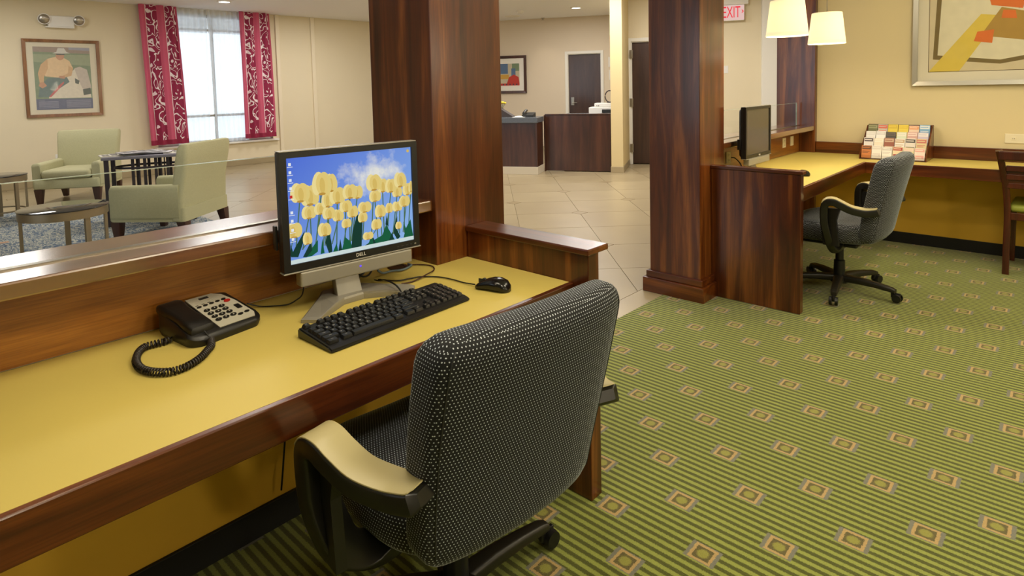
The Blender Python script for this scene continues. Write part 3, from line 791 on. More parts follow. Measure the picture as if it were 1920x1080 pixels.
def screen_print():
    S = [(rect(0, SWs, 0, SHs), 'screen_sky')]
    def cl(p): return (min(SWs - 0.0005, max(0.0005, p[0])), min(SHs - 0.0005, max(0.0005, p[1])))
    T = [(140, 700, 55, 55), (230, 760, 30, 45), (660, 730, 40, 30), (725, 640, 40, 42), (900, 640, 25, 30), (500, 640, 35, 35), (620, 590, 35, 40), (345, 690, 45, 50),
         (440, 580, 40, 45), (545, 550, 40, 45), (240, 560, 48, 48), (320, 530, 45, 45), (375, 565, 45, 45), (755, 540, 42, 50), (825, 515, 30, 40), (890, 500, 40, 40), (950, 460, 45, 45),
         (715, 430, 45, 45), (495, 510, 45, 45), (635, 515, 50, 42), (365, 460, 40, 60), (580, 405, 40, 50), (245, 430, 60, 75), (180, 410, 62, 70), (890, 390, 40, 45), (975, 370, 40, 50), (1005, 350, 18, 45),
         (775, 350, 42, 55), (840, 350, 45, 55), (435, 430, 55, 62), (525, 400, 52, 55), (705, 330, 58, 64), (915, 305, 50, 60), (390, 335, 42, 68), (325, 340, 64, 86)]
    def stem(x, y, x2, y2, w=6.5):
        a, b = zuv(x, y), zuv(x2, y2)
        ww = w / 922 * SWs / 1.6
        S.append(([cl((a[0] - ww, a[1])), cl((a[0] + ww, a[1])), cl((b[0] + ww, b[1])), cl((b[0] - ww, b[1]))], 'stem'))
    for x, y, a, b in T: stem(x, y + b * .8, x + (random.random() - .65) * 70, 880 - 200 * (x - 88) / 922)
    for L in ([(170, 905), (120, 905), (150, 830), (212, 700), (200, 800)], [(300, 770), (215, 905), (260, 895), (300, 860)], [(375, 700), (350, 790), (375, 870), (400, 860), (392, 780)],
              [(490, 745), (465, 850), (500, 850), (545, 830), (530, 780)], [(580, 560), (545, 700), (535, 830), (610, 815), (618, 640)], [(800, 640), (770, 720), (640, 800), (620, 815), (790, 775), (870, 750)],
              [(890, 570), (865, 650), (860, 700), (890, 750), (915, 720), (890, 680)], [(1000, 590), (960, 660), (940, 730), (1030, 710), (1010, 650)], [(805, 570), (795, 640), (820, 650)], [(430, 790), (400, 870), (440, 860)],
              [(700, 740), (640, 810), (720, 790)], [(940, 610), (950, 690), (975, 690)], [(250, 790), (200, 905), (225, 905), (262, 850)], [(330, 760), (318, 880), (345, 870)], [(455, 760), (440, 860), (470, 855)], [(690, 700), (660, 800), (700, 795)], [(850, 690), (820, 760), (860, 755)], [(520, 760), (505, 845), (540, 835)], [(120, 800), (115, 900), (140, 880)]):
        S.append(([cl(zuv(*p)) for p in L], 'leaf' if len(S) % 2 else 'leaf_dark'))
    for x, y, a, b in T:
        c = zuv(x, y); ra = a / 922 * SWs; rb = b / 720 * SHs
        k = random.uniform(-0.12, 0.12)
        S.append(([cl(p) for p in ell(c[0] - ra * .42, c[1] + rb * .02, ra * .62, rb * .96, 16, -0.16 + k)], 'tulip_lite'))
        S.append(([cl(p) for p in ell(c[0] + ra * .42, c[1], ra * .62, rb * .94, 16, 0.16 + k)], 'tulip'))
        S.append(([cl(p) for p in ell(c[0] + ra * k, c[1] - rb * .05, ra * .66, rb * .90, 16, k)], 'tulip_mid'))
        S.append(([cl(p) for p in ell(c[0] + ra * k * 1.5, c[1] - rb * .18, ra * .30, rb * .66, 12, k)], 'tulip_shade'))
        S.append(([cl(p) for p in ell(c[0], c[1] - rb * .86, ra * .40, rb * .12, 8)], 'tulip_core'))
    S.append((rect(0.0004, SWs - 0.0004, 0.0004, 0.0125), 'taskbar'))
    for i, z in enumerate((0.285, 0.262, 0.240, 0.217, 0.193, 0.148, 0.124, 0.098, 0.072)):
        S.append((rect(0.006, 0.0135, z - 0.004, z + 0.004), 'icon_red' if i == 4 else 'icon')); S.append((rect(0.002, 0.018, z - 0.0085, z - 0.0068), 'icon'))
    S.append((ell(SWs - 0.012, SHs - 0.012, 0.005, 0.005, 12), 'tulip_shade'))
    return S
def monitor(label, on, loc, rotz):
    t = thing('computer_monitor', label, 'monitor', loc, rotz, 'flat panel monitors')
    z0 = 0.1275; w, h = 0.445, 0.34
    # bezel: frame of four bars joined in one ring
    bm = B(); i0, i1, j0, j1 = -w / 2 + 0.0195, w / 2 - 0.0195, z0 + 0.0205, z0 + h - 0.0165
    outer = [(-w / 2, z0), (w / 2, z0), (w / 2, z0 + h), (-w / 2, z0 + h)]; inner = [(i0, j0), (i1, j0), (i1, j1), (i0, j1)]
    vo = [bm.verts.new((x, 0, z)) for x, z in outer]; vi = [bm.verts.new((x, 0.0, z)) for x, z in inner]; vd = [bm.verts.new((x, 0.006, z)) for x, z in inner]
    vb = [bm.verts.new((x, 0.022, z)) for x, z in outer]
    for i in range(4):
        j = (i + 1) % 4
        bm.faces.new((vo[i], vo[j], vi[j], vi[i])); bm.faces.new((vi[i], vi[j], vd[j], vd[i])); bm.faces.new((vo[j], vo[i], vb[i], vb[j]))
    bm.faces.new(vd); bm.faces.new(vb)
    bz = obj('bezel', bm, 'black_plastic', t)
    bm = rbox(-w / 2, w / 2, 0.022, 0.036, z0, z0 + h, 0.003)
    obj('side_shell', bm, 'black_plastic', t)
    obj('silver_strip', rbox(-w / 2 - 0.003, w / 2 + 0.003, -0.003, 0.03, z0 - 0.0055, z0 - 0.0015, 0.0015), 'silver_plastic', t)
    obj('silver_strip', rbox(-w / 2, w / 2, 0.003, 0.034, z0 + h + 0.0005, z0 + h + 0.004, 0.001), 'silver_plastic', t)
    secs = [[(a, y_, b) for a, b in rrect(-w / 2 + m_, w / 2 - m_, z0 + m_, z0 + h - m_, 0.02, 4)] for y_, m_ in ((0.034, 0.004), (0.05, 0.012), (0.062, 0.06), (0.066, 0.09))]
    obj('rear_shell', rings(B(), secs), 'black_plastic', t, smooth=SM)
    if on: flat('screen', screen_print(), t, (-SWs / 2, 0.0058, z0 + 0.0205), step=0.00001)
    else: flat('screen', [(rect(0, SWs, 0, SHs), 'screen_off')], t, (-SWs / 2, 0.0055, z0 + 0.0205))
    text('maker_logo', 'DELL', 0.0145, 'white_plastic', bz, (0.012, -0.0006, z0 + 0.0095), (PI / 2, 0, 0), 0.0003)
    for i in range(5): obj('button', rbox(w / 2 - 0.085 + 0.016 * i, w / 2 - 0.078 + 0.016 * i, -0.0012, 0.001, z0 + 0.006, z0 + 0.0095, 0.0008), 'charcoal' if i < 4 else 'silver_plastic', bz)
    sb = obj('soundbar', rbox(-0.178, 0.190, -0.004, 0.036, z0 - 0.050, z0 - 0.006, 0.005, 3), 'silver_plastic', t)
    obj('power_light', rbox(0.004, 0.010, -0.0052, -0.003, z0 - 0.028, z0 - 0.022, 0.001), 'blue_led' if on else 'silver_plastic', sb)
    obj('usb_hub', rbox(-w / 2 - 0.008, -w / 2, 0.036, 0.056, z0 + 0.06, z0 + 0.13, 0.002), 'black_plastic', t)
    bm = B(); rings(bm, [[(a - 0.022, b + y_, z) for a, b in rrect(-k, k, -0.014, 0.014, 0.004, 2)] for z, y_, k in ((0.018, 0.025, 0.041), (0.10, 0.055, 0.038), (0.30, 0.082, 0.036))])
    obj('neck', bm, 'silver_plastic', t, smooth=SM)
    obj('pivot', rbox(-0.06, 0.02, 0.06, 0.085, z0 + 0.10, z0 + 0.18, 0.006), 'black_plastic', t)
    base = [(-0.208, -0.066), (-0.172, -0.100), (-0.105, -0.050), (-0.055, -0.014), (0.012, -0.008), (0.080, -0.046), (0.138, -0.088), (0.166, -0.052), (0.085, 0.045), (0.045, 0.10), (-0.075, 0.104), (-0.10, 0.062)]
    bm = rings(B(), [[(x, y_, 0.0005) for x, y_ in base], [(x, y_, 0.010 if y_ < -0.06 else 0.016) for x, y_ in base], [((x + 0.022) * 0.93 - 0.022, (y_ - 0.01) * 0.9 + 0.01, 0.013 if y_ < -0.06 else 0.022) for x, y_ in base]])
    obj('stand_base', bm, 'silver_plastic', t)
    return t
monitor('lit flat monitor showing yellow tulips under a blue sky', True, (-1.594, 1.016, 0.7155), math.radians(83.8))
monitor('switched off flat monitor on the far corner desk', False, (-1.586, 4.19, 0.7155), math.radians(90))

# ------------------------------------------------------------------ keyboard
t = thing('keyboard', 'black full size keyboard in front of the lit monitor', 'keyboard', (-1.392, 0.985, 0.7157), math.radians(91.5))
prof = [(-0.078, 0.0), (0.080, 0.0), (0.080, 0.024), (0.072, 0.026), (-0.062, 0.013), (-0.078, 0.008)]
bm = B(); rings(bm, [[(x, a, b) for a, b in prof] for x in (-0.236, 0.236)])
bmesh.ops.bevel(bm, geom=list(bm.edges), offset=0.003, segments=2, affect='EDGES')
obj('case', bm, 'black_plastic', t)
U = 0.0203; KX = -0.228; SL = math.atan2(0.013, 0.134); kmesh = {}
def key(x, y_, w, legend):
    kw = round(w, 2)
    xc = KX + (x + w / 2) * U
    z = 0.0135 + (y_ + 0.062) * 0.097
    if kw not in kmesh:
        a = w * U / 2 - 0.0008; b = U / 2 - 0.0008
        bm = rings(B(), [[(p, q, zz) for p, q in rrect(-a + m_, a - m_, -b + m_, b - m_ * 0.8, 0.0015, 1)] for zz, m_ in ((0, 0), (0.006, 0.0018), (0.0078, 0.0028))])
        o = obj('key', bm, 'black_plastic', t, (xc, y_, z), (SL, 0, 0), smooth=SM); kmesh[kw] = o.data
    else: o = obj('key', kmesh[kw], None, t, (xc, y_, z), (SL, 0, 0))
    if legend: text('key_legend', legend, 0.0062 if len(legend) < 2 else 0.0040, 'paper_white', o, (-w * U / 2 + 0.0085 if len(legend) < 2 else 0, 0.0015, 0.0081))
rows = [(0.066, [('Esc', 1), (None, 1)] + [('F%d' % i, 1) for i in (1, 2, 3, 4)] + [(None, .5)] + [('F%d' % i, 1) for i in (5, 6, 7, 8)] + [(None, .5)] + [('F%d' % i, 1) for i in (9, 10, 11, 12)]),
        (0.036, [(c, 1) for c in '`1234567890-='] + [('Back', 2)]),
        (0.0155, [('Tab', 1.5)] + [(c, 1) for c in 'QWERTYUIOP[]'] + [('\\', 1.5)]),
        (-0.005, [('Caps', 1.75)] + [(c, 1) for c in "ASDFGHJKL;'"] + [('Enter', 2.25)]),
        (-0.0255, [('Shift', 2.25)] + [(c, 1) for c in 'ZXCVBNM,./'] + [('Shift', 2.75)]),
        (-0.046, [('Ctrl', 1.5), (None, .5), ('Alt', 1.5), ('', 6.5), ('Alt', 1.5), (None, .5), ('', 1.5), ('Ctrl', 1.5)])]
for y_, r in rows:
    x = 0
    for c, w in r:
        if c is not None: key(x, y_, w, c)
        x += w
for y_, r in ((0.066, 'Prt Scr Brk'), (0.036, 'Ins Home PgUp'), (0.0155, 'Del End PgDn')):
    for i, c in enumerate(r.split()): key(15.25 + i, y_, 1, c)
key(16.25, -0.0255, 1, '^')
for i, c in enumerate('<v>'): key(15.25 + i, -0.046, 1, c)
for y_, r in ((0.036, 'N/*-'), (0.0155, '789+'), (-0.005, '456+'), (-0.0255, '123='), (-0.046, '0 .=')):
    for i, c in enumerate(r): key(18.5 + i, y_, 1, c if c != ' ' else '')

# ------------------------------------------------------------------ mouse
def mouse(label, loc, rotz):
    t = thing('computer_mouse', label, 'mouse', loc, rotz, 'black computer mice')
    secs = []
    for y_, w, h in ((-0.058, 0.010, 0.010), (-0.052, 0.022, 0.022), (-0.040, 0.029, 0.034), (-0.02, 0.031, 0.040), (0.0, 0.029, 0.039), (0.02, 0.028, 0.033), (0.04, 0.029, 0.024), (0.053, 0.025, 0.016), (0.058, 0.014, 0.009)):
        sec = []
        for i in range(20):
            a = 2 * PI * i / 20; c, s = math.cos(a), math.sin(a)
            sec.append((w * math.copysign(abs(c) ** 0.75, c), y_, h * 0.5 + h * 0.5 * math.copysign(abs(s) ** 0.8, s)))
        secs.append(sec)
    obj('shell', rings(B(), secs), 'black_gloss', t, smooth=4)
    obj('scroll_wheel', cyl(B(), (-0.004, 0.033, 0.025), (0.004, 0.033, 0.025), 0.008, seg=16), 'charcoal', t, smooth=SM)
    obj('button_split', box(B(), -0.0006, 0.0006, 0.012, 0.054, 0.010, 0.0295), 'charcoal', t)
    return t
mouse('glossy black mouse beside the keyboard and partition', (-1.335, 1.338, 0.7156), math.radians(104))
mouse('dark mouse lying behind the far desk partition', (-1.345, 4.30, 0.7156), math.radians(70))
# ------------------------------------------------------------------ cables on the near desk
ZC = 0.7195
def cable(name, label, pts, r=0.0022, mat='black_plastic', z=ZC):
    P = [p if len(p) == 3 else (p[0], p[1], z) for p in pts]
    return tag(obj(name, tube(B(), P, r, 8, 6), mat, smooth=4), label, 'cable')
cable('mouse_cable', 'thin black cable curving from the mouse behind the monitor stand', [(-1.398, 1.318, 0.724), (-1.45, 1.318), (-1.501, 1.317), (-1.56, 1.306), (-1.61, 1.27), (-1.625, 1.235), (-1.64, 1.19), (-1.70, 1.16)])
cable('loop_cable', 'dark red brown cable looping on the desk by the column foot', [(-1.60, 1.18), (-1.592, 1.225), (-1.603, 1.287, 0.7245), (-1.634, 1.345), (-1.672, 1.372), (-1.71, 1.368), (-1.745, 1.342), (-1.752, 1.31)], 0.0022, plain('cable_brown', rgb(58, 20, 18), 0.5))
cable('keyboard_cable', 'black cable running from the keyboard across the monitor stand foot', [(-1.474, 1.095, 0.73), (-1.53, 1.108, 0.748), (-1.60, 1.118, 0.748), (-1.655, 1.135, 0.73), (-1.707, 1.15)], 0.0026)
cable('phone_line', 'thin dark line from the telephone to the monitor', [(-1.775, 0.752, 0.735), (-1.765, 0.785), (-1.735, 0.812), (-1.713, 0.845), (-1.728, 0.88), (-1.77, 0.925), (-1.81, 0.955, 0.76)], 0.002)
cable('grey_cable', 'grey blue cable sagging between the monitor and the desk grommet', [(-1.70, 1.16, 0.75), (-1.73, 1.20, 0.726), (-1.735, 1.24), (-1.717, 1.274), (-1.735, 1.325), (-1.76, 1.33)], 0.004, 'grey_cable', 0.7225)
bm = lathe(B(), [(0.036, 0), (0.036, 0.003), (0.026, 0.0035), (0.024, 0.001)], 24)
tag(obj('desk_grommet', bm, 'black_plastic', None, (-1.775, 1.295, 0.7157), smooth=SM), 'black round cable grommet in the desk behind the monitor', 'grommet')
g = thing('cable_bundle', 'tangle of black cables with an orange tag behind the monitor neck', 'cable bundle', (-1.745, 1.14, 0.7157))
for i in range(6):
    a = i * 1.1; pts = []
    for k in range(9):
        b = a + k * 0.8
        pts.append((0.030 * math.cos(b) * (1 + 0.2 * math.sin(i)), 0.045 * math.sin(b * 1.0 + i) , 0.012 + 0.05 * (0.5 + 0.5 * math.sin(k * 0.9 + i * 1.7))))
    obj('loop', tube(B(), pts, 0.0032, 6, 4), 'black_plastic', g, smooth=4)
obj('cable_tag', rbox(0.010, 0.024, -0.012, 0.016, 0.052, 0.064, 0.003), 'orange_tag', g)
for y_, lab in ((0.98, 'near the chair back'), (0.86, 'left of the other one')):
    cable('hanging_cable', 'black cable hanging under the desk edge ' + lab, [(-1.79, y_ + 0.10, 0.66), (-1.76, y_ + 0.05, 0.55), (-1.775, y_, 0.35), (-1.78, y_ - 0.03, 0.12)], 0.003)

# ------------------------------------------------------------------ telephone
t = thing('telephone', 'black desk telephone with silver keypad and coiled cord', 'telephone', (-1.615, 0.638, 0.7157), math.radians(100))
SLO = 0.26
def ht(y_): return 0.026 + SLO * max(0, y_) * (1 - 0.9 * max(0, y_ - 0.15) / 0.15)
def outline(m_):
    pts = []
    for x, y_ in rrect(-0.102 + m_, 0.102 - m_, m_, 0.195 - m_, 0.03, 6):
        taper = 1 - 0.10 * max(0, (y_ - 0.05) / 0.145)
        bow = -0.008 * (1 - (x / 0.1) ** 2) if y_ < 0.05 else 0
        pts.append((x * taper, y_ + bow))
    return pts
secs = [[(x, y_, 0) for x, y_ in outline(0.004)], [(x, y_, 0.012) for x, y_ in outline(0.0)], [(x, y_, ht(y_) - 0.008) for x, y_ in outline(0.0)], [(x, y_, ht(y_) - 0.002) for x, y_ in outline(0.004)], [(x, y_, ht(y_)) for x, y_ in outline(0.011)]]
obj('body', rings(B(), secs), 'phone_black', t, smooth=SM)
ang = math.atan(SLO)
fp = obj('faceplate', prism(B(), [(-0.022, 0.004), (0.078, 0.002), (0.087, 0.02), (0.082, 0.10), (0.070, 0.150), (0.050, 0.168), (-0.022, 0.172)], 0, 0.003), plain('phone_silver', rgb(196, 192, 176), 0.4, metal=0.2), t, (0, 0.006, 0.0265), (ang, 0, 0))
for i, c in enumerate(('1', '2', '3', '4', '5', '6', '7', '8', '9', '*', '0', '#')):
    x, y_ = -0.006 + 0.021 * (i % 3), 0.092 - 0.0185 * (i // 3)
    bt = obj('dial_button', prism(B(), ell(0, 0, 0.0085, 0.0062, 14), 0, 0.003), 'black_plastic', fp, (x, y_, 0.003))
    text('digit', c, 0.008, 'paper_white', bt, (0, 0, 0.0033))
for i in range(5):
    obj('function_button', prism(B(), ell(0, 0, 0.0065, 0.0038, 12), 0, 0.0025), 'black_plastic', fp, (-0.013 + 0.018 * i, 0.117 + 0.001 * i, 0.003))
    if i < 3: obj('button_caption', box(B(), -0.004, 0.004, -0.0015, 0.0015, 0, 0.0003), 'charcoal', fp, (-0.013 + 0.017 * i, 0.128, 0.003))
obj('message_lamp', prism(B(), ell(0, 0, 0.009, 0.006, 14), 0, 0.003), 'red_lamp', fp, (0.062, 0.108, 0.003))
obj('volume_button', rbox(0.062, 0.076, 0.055, 0.078, 0.003, 0.0055, 0.001), 'black_plastic', fp)
for x in (0.052, 0.072): obj('function_button', prism(B(), ell(0, 0, 0.0075, 0.0042, 12), 0, 0.0025), 'black_plastic', fp, (x, 0.028 if x < 0.06 else 0.030, 0.003))
obj('logo_plate', rbox(0.008, 0.034, 0.150, 0.160, 0.003, 0.0036, 0.0002), 'charcoal', fp)
for k in range(3): obj('printed_line', box(B(), -0.012, 0.052, 0.141 - 0.005 * k, 0.1418 - 0.005 * k, 0.003, 0.0032), 'silver_plastic', fp)
secs = []
for y_, w, zb_, zt_ in ((0.016, 0.020, 0.024, 0.040), (0.019, 0.029, 0.024, 0.047), (0.030, 0.032, 0.026, 0.053), (0.055, 0.032, 0.032, 0.058), (0.080, 0.029, 0.038, 0.062), (0.105, 0.028, 0.044, 0.067), (0.13, 0.029, 0.048, 0.072), (0.15, 0.032, 0.052, 0.077), (0.168, 0.033, 0.054, 0.080), (0.183, 0.030, 0.056, 0.078), (0.188, 0.020, 0.058, 0.072)):
    secs.append([(a - 0.063, y_, b) for a, b in rrect(-w, w, zb_, zt_, min(w, (zt_ - zb_) / 2) * 0.75, 4)])
obj('handset', rings(B(), secs), 'phone_black', t, smooth=SM)
# coiled cord lies on the desk: path in world, coil built around it
CP = [(-1.606, 0.585), (-1.589, 0.579), (-1.566, 0.57), (-1.545, 0.553), (-1.515, 0.526), (-1.492, 0.49), (-1.490, 0.456), (-1.515, 0.430), (-1.557, 0.414), (-1.612, 0.418), (-1.660, 0.435), (-1.690, 0.457), (-1.692, 0.478), (-1.688, 0.50), (-1.694, 0.517)]
inv = Matrix.Translation((-1.615, 0.638, 0.7157)) @ Matrix.Rotation(math.radians(100), 4, 'Z'); inv = inv.inverted()
path = smooth_path([(x, y_, 0.7157 + 0.0098) for x, y_ in CP], 8)
L = [0]
for a, b in zip(path[:-1], path[1:]): L.append(L[-1] + (b - a).length)
coil = []; N = int(L[-1] / 0.0076) * 10; i = 0
for k in range(N + 1):
    s = L[-1] * k / N
    while i < len(L) - 2 and L[i + 1] < s: i += 1
    f = (s - L[i]) / (L[i + 1] - L[i]); p = path[i].lerp(path[i + 1], f); d = (path[i + 1] - path[i]).normalized()
    sd = d.cross(Vector((0, 0, 1))).normalized(); a = 2 * PI * k / 10
    coil.append(inv @ (p + (sd * math.cos(a) + Vector((0, 0, 1)) * math.sin(a)) * 0.0075))
obj('coiled_cord', sweep(B(), coil, circ(0.0025, 6)), plain('cord_brown', rgb(34, 28, 24), 0.4), t, smooth=4)
for a, b in (((-1.612, 0.572, 0.752), (-1.604, 0.584, 0.7255)), ((-1.720, 0.533, 0.728), (-1.694, 0.517, 0.7255))):
    obj('cord_lead', tube(B(), [inv @ Vector(a), inv @ ((Vector(a) + Vector(b)) / 2 + Vector((0.004, 0, 0.0))), inv @ Vector(b)], 0.002, 6), 'black_plastic', t, smooth=4)

# ------------------------------------------------------------------ pendant lamps
def pendant(label, x, y_, zb_=1.615, ceil=2.65, power=5.5):
    t = thing('pendant_lamp', label, 'pendant lamp', (x, y_, zb_), 0, 'pendant lamps over the desks')
    secs = []
    rb_, rt_, h = 0.122, 0.097, 0.215
    bm = rings(B(), [[(r * math.cos(2 * PI * i / 40), r * math.sin(2 * PI * i / 40), z) for i in range(40)] for r, z in ((rb_, 0), (rt_, h), (rt_ - 0.002, h), (rb_ - 0.002, 0), (rb_, 0))], cap=False)
    sh = obj('shade', bm, 'lamp_shade', t, smooth=1.0)
    obj('diffuser', cyl(B(), (0, 0, 0.020), (0, 0, 0.023), rb_ - 0.004, seg=40), 'diffuser', t, smooth=SM)
    for s in (-1, 1): obj('bulb', lathe(B(), [(0.004, 0.028), (0.012, 0.03), (0.014, 0.036), (0.012, 0.05), (0.006, 0.058)], 12, (s * 0.04, 0, 0)), 'bulb', t, smooth=4)
    obj('shade_ring', lathe(B(), [(rt_ - 0.003, h - 0.006), (rt_ - 0.003, h - 0.003), (0.012, h + 0.004), (0.010, h - 0.004)], 24), 'steel', t, smooth=SM)
    obj('cord', cyl(B(), (0, 0, h), (0, 0, ceil - zb_ - 0.02), 0.0025, seg=8), 'steel', t, smooth=4)
    obj('canopy', lathe(B(), [(0.055, ceil - zb_ - 0.001), (0.055, ceil - zb_ - 0.012), (0.03, ceil - zb_ - 0.022), (0.004, ceil - zb_ - 0.024)], 24), 'steel', t, smooth=SM)
    d = bpy.data.lights.new('pendant_light', 'AREA'); d.energy = power; d.color = (1, 0.84, 0.58); d.shape = 'DISK'; d.size = 0.2
    lo = bpy.data.objects.new('pendant_light', d); COL.objects.link(lo); lo.parent = t; lo.location = (0, 0, 0.012)
    d = bpy.data.lights.new('shade_glow', 'POINT'); d.energy = power * 0.40; d.color = (1, 0.93, 0.78); d.shadow_soft_size = 0.04
    lo = bpy.data.objects.new('shade_glow', d); COL.objects.link(lo); lo.parent = t; lo.location = (0, 0, 0.12)
    return t
pendant('cream pendant lamp partly cut by the top of the picture', -1.322, 3.94, 1.627)
pendant('cream pendant lamp hanging lower beside the far wall', -1.308, 4.70, 1.607)
pendant('added cream pendant lamp out of view over the telephone', -1.315, 0.28, power=1.4)  # unseen lamp added to light the near desk
pendant('added cream pendant lamp out of view over the mouse', -1.315, 0.93, power=1.6)  # second unseen lamp, also added for light on the near desk

# ------------------------------------------------------------------ unseen fill lights, shaped as sconces, added on the business room side wall
for y_, nm in ((0.4, 'near'), (2.6, 'middle'), (4.8, 'far')):
    t = thing('added_fill_sconce', 'added fill light shaped as a cream sconce on the unseen right hand wall, the %s one of three' % nm, 'fill light', (3.198, y_, 1.75), 0, 'added fill lights')
    bm = rings(B(), [[(-0.02 - r * math.sin(PI * i / 16), r * 1.4 * math.cos(PI * i / 16), z) for i in range(17)] for r, z in ((0.10, -0.14), (0.12, 0.0), (0.10, 0.14))], cap=False, closed=False)
    obj('shade', bm, 'lamp_shade', t, smooth=1.0)
    obj('fill_sconce_plate', rbox(-0.018, 0, -0.1, 0.1, -0.1, 0.1, 0.004), 'steel', t)
    d = bpy.data.lights.new('sconce_fill_light', 'AREA'); d.energy = 20; d.color = (1, 0.86, 0.62); d.shape = 'RECTANGLE'; d.size = 0.3; d.size_y = 0.3
    lo = bpy.data.objects.new('sconce_fill_light', d); COL.objects.link(lo); lo.parent = t; lo.location = (-0.16, 0, 0); lo.rotation_euler = (0, PI / 2, 0)

# ------------------------------------------------------------------ brochure rack with brochures
RX0, RX1 = -1.272, -0.818
t = thing('brochure_rack', 'tiered brochure rack with dark wooden back on the far desk', 'brochure rack', (RX0, 5.45, 0.7157))
Wd = RX1 - RX0
obj('back_board', rbox(0, Wd, 0.305, 0.318, 0.0, 0.262, 0.003), 'mahogany_x', t)
for x in (0, Wd - 0.010):
    bm = B(); rings(bm, [[(x + dx, a, b) for a, b in ((0.01, 0), (0.304, 0), (0.304, 0.256), (0.27, 0.256), (0.01, 0.03))] for dx in (0, 0.010)])
    obj('side_panel', bm, 'mahogany_z', t)
obj('base_board', rbox(0.0102, Wd - 0.0102, 0.01, 0.304, 0, 0.006, 0.002), 'mahogany_x', t)
glass_mat('acrylic', (0.93, 0.93, 0.93, 1), 0.09)
for r in range(4):
    obj('tier_shelf', rbox(0.011, Wd - 0.011, 0.012 + 0.066 * r, 0.074 + 0.066 * r, 0.0065 + 0.050 * r, 0.0095 + 0.050 * r, 0.001), 'acrylic', t)
    obj('tier_lip', rbox(0.011, Wd - 0.011, 0.008 + 0.066 * r, 0.0105 + 0.066 * r, 0.0065 + 0.050 * r, 0.034 + 0.050 * r, 0.001), 'acrylic', t)
BC = [[('orange', (196, 120, 60), (90, 60, 40)), ('plain white', (232, 226, 218), (214, 206, 200)), ('white and grey', (236, 230, 222), (196, 190, 184)), ('red and cream', (222, 206, 170), (170, 40, 40)), ('cream', (216, 206, 160), (226, 200, 190)), ('pale pink', (226, 210, 200), (220, 160, 150))],
      [('white and charcoal', (226, 220, 214), (86, 76, 80)), ('ivory', (232, 220, 196), (240, 232, 216)), ('brick red', (150, 84, 62), (196, 168, 140)), ('white and tan', (234, 228, 220), (190, 160, 120)), ('white and black', (222, 212, 200), (60, 54, 48)), ('tan and red', (214, 196, 150), (196, 110, 100))],
      [('white', (234, 230, 226), (222, 218, 214)), ('bright white', (238, 236, 230), (210, 206, 206)), ('black', (52, 46, 42), (88, 78, 66)), ('pale green', (214, 222, 196), (232, 228, 214)), ('rose', (206, 160, 150), (230, 206, 198)), ('lilac', (200, 186, 206), (232, 228, 224))],
      [('olive', (104, 104, 62), (150, 150, 110)), ('grey and red', (196, 184, 170), (206, 84, 60)), ('bright yellow', (226, 200, 50), (206, 176, 30)), ('lemon yellow', (230, 206, 66), (220, 190, 40)), ('peach', (230, 204, 180), (226, 150, 90)), ('sky blue', (120, 170, 206), (222, 224, 224))]]
RN = ['bottom', 'second lowest', 'second highest', 'top']; CN = ['first', 'second', 'third', 'fourth', 'fifth', 'sixth']
cw = (Wd - 0.024) / 6
for r in range(4):
    for c in range(6):
        nm, c1_, c2_ = BC[r][c]
        px = RX0 + 0.012 + cw * (c + 0.5); py = 5.45 + 0.018 + 0.066 * r
        b = thing('brochure', '%s brochure, %s from the left in the %s tier of the rack' % (nm, CN[c], RN[r]), 'brochure', (px, py, 0.7157 + 0.0098 + 0.050 * r), 0, 'brochures in the tiered rack')
        b.rotation_euler = (math.radians(-14), 0, math.radians(random.uniform(-1.5, 1.5)))
        m1 = plain('brochure_%d_%d_a' % (r, c), rgb(*c1_), 0.4); m2 = plain('brochure_%d_%d_b' % (r, c), rgb(*c2_), 0.4)
        hh = (0.098 if r == 0 else 0.108) + random.uniform(-0.006, 0.004)
        hw = cw / 2 - 0.002
        obj('card', box(B(), -hw, hw, 0, 0.010, 0, hh), m1, b)
        S = [(rect(-hw + 0.0005, hw - 0.0005, 0.0005, hh - 0.0005), m1.name), (rect(-hw + 0.003, hw - 0.003, hh * 0.70, hh - 0.006), m2.name), (rect(-hw + 0.006, hw - 0.012, hh * 0.80, hh * 0.86), m1.name)]
        if (r + c) % 2: S += [(rect(-hw + 0.006, hw - 0.006, hh * .14, hh * .40), m2.name), (rect(-hw + 0.010, hw - 0.02, hh * .2, hh * .26), m1.name)]
        else: S += [(rect(-hw + 0.006, hw - 0.01, hh * .52, hh * .56), m2.name), (rect(-hw + 0.006, hw - 0.02, hh * .42, hh * .46), m2.name)]
        flat('cover_print', S, b, (0, -0.0004, 0))

# ------------------------------------------------------------------ wall plates
def wall_plate(label, loc, rotz, w, h, kind, mat='cream_plastic'):
    # front faces local -y
    t = thing('wall_plate', label, 'wall plate', loc, rotz, 'wall plates')
    obj('plate', rbox(-w / 2, w / 2, 0, 0.006, -h / 2, h / 2, 0.002), mat, t)
    if kind == 'outlet':
        n_ = 2
        for i in range(n_):
            dx, dz = ((i - .5) * w * 0.46, 0) if w > h else (0, (i - .5) * h * 0.46)
            rc = obj('receptacle', rbox(dx - 0.014, dx + 0.014, -0.002, 0.001, dz - 0.012, dz + 0.012, 0.002), mat, t)
            for s in (-1, 1): obj('slot', box(B(), dx + s * 0.005 - 0.001, dx + s * 0.005 + 0.001, -0.0026, -0.0018, dz - 0.004, dz + 0.004), 'black_plastic', rc)
    elif kind == 'switch':
        obj('rocker', rbox(-0.012, 0.012, -0.005, 0.001, -0.022, 0.022, 0.002), mat, t)
    return t
RP = PI / 2
wall_plate('cream outlet on the backboard right of the dark monitor', (-1.817, 5.37, 0.826), RP, 0.075, 0.082, 'outlet')
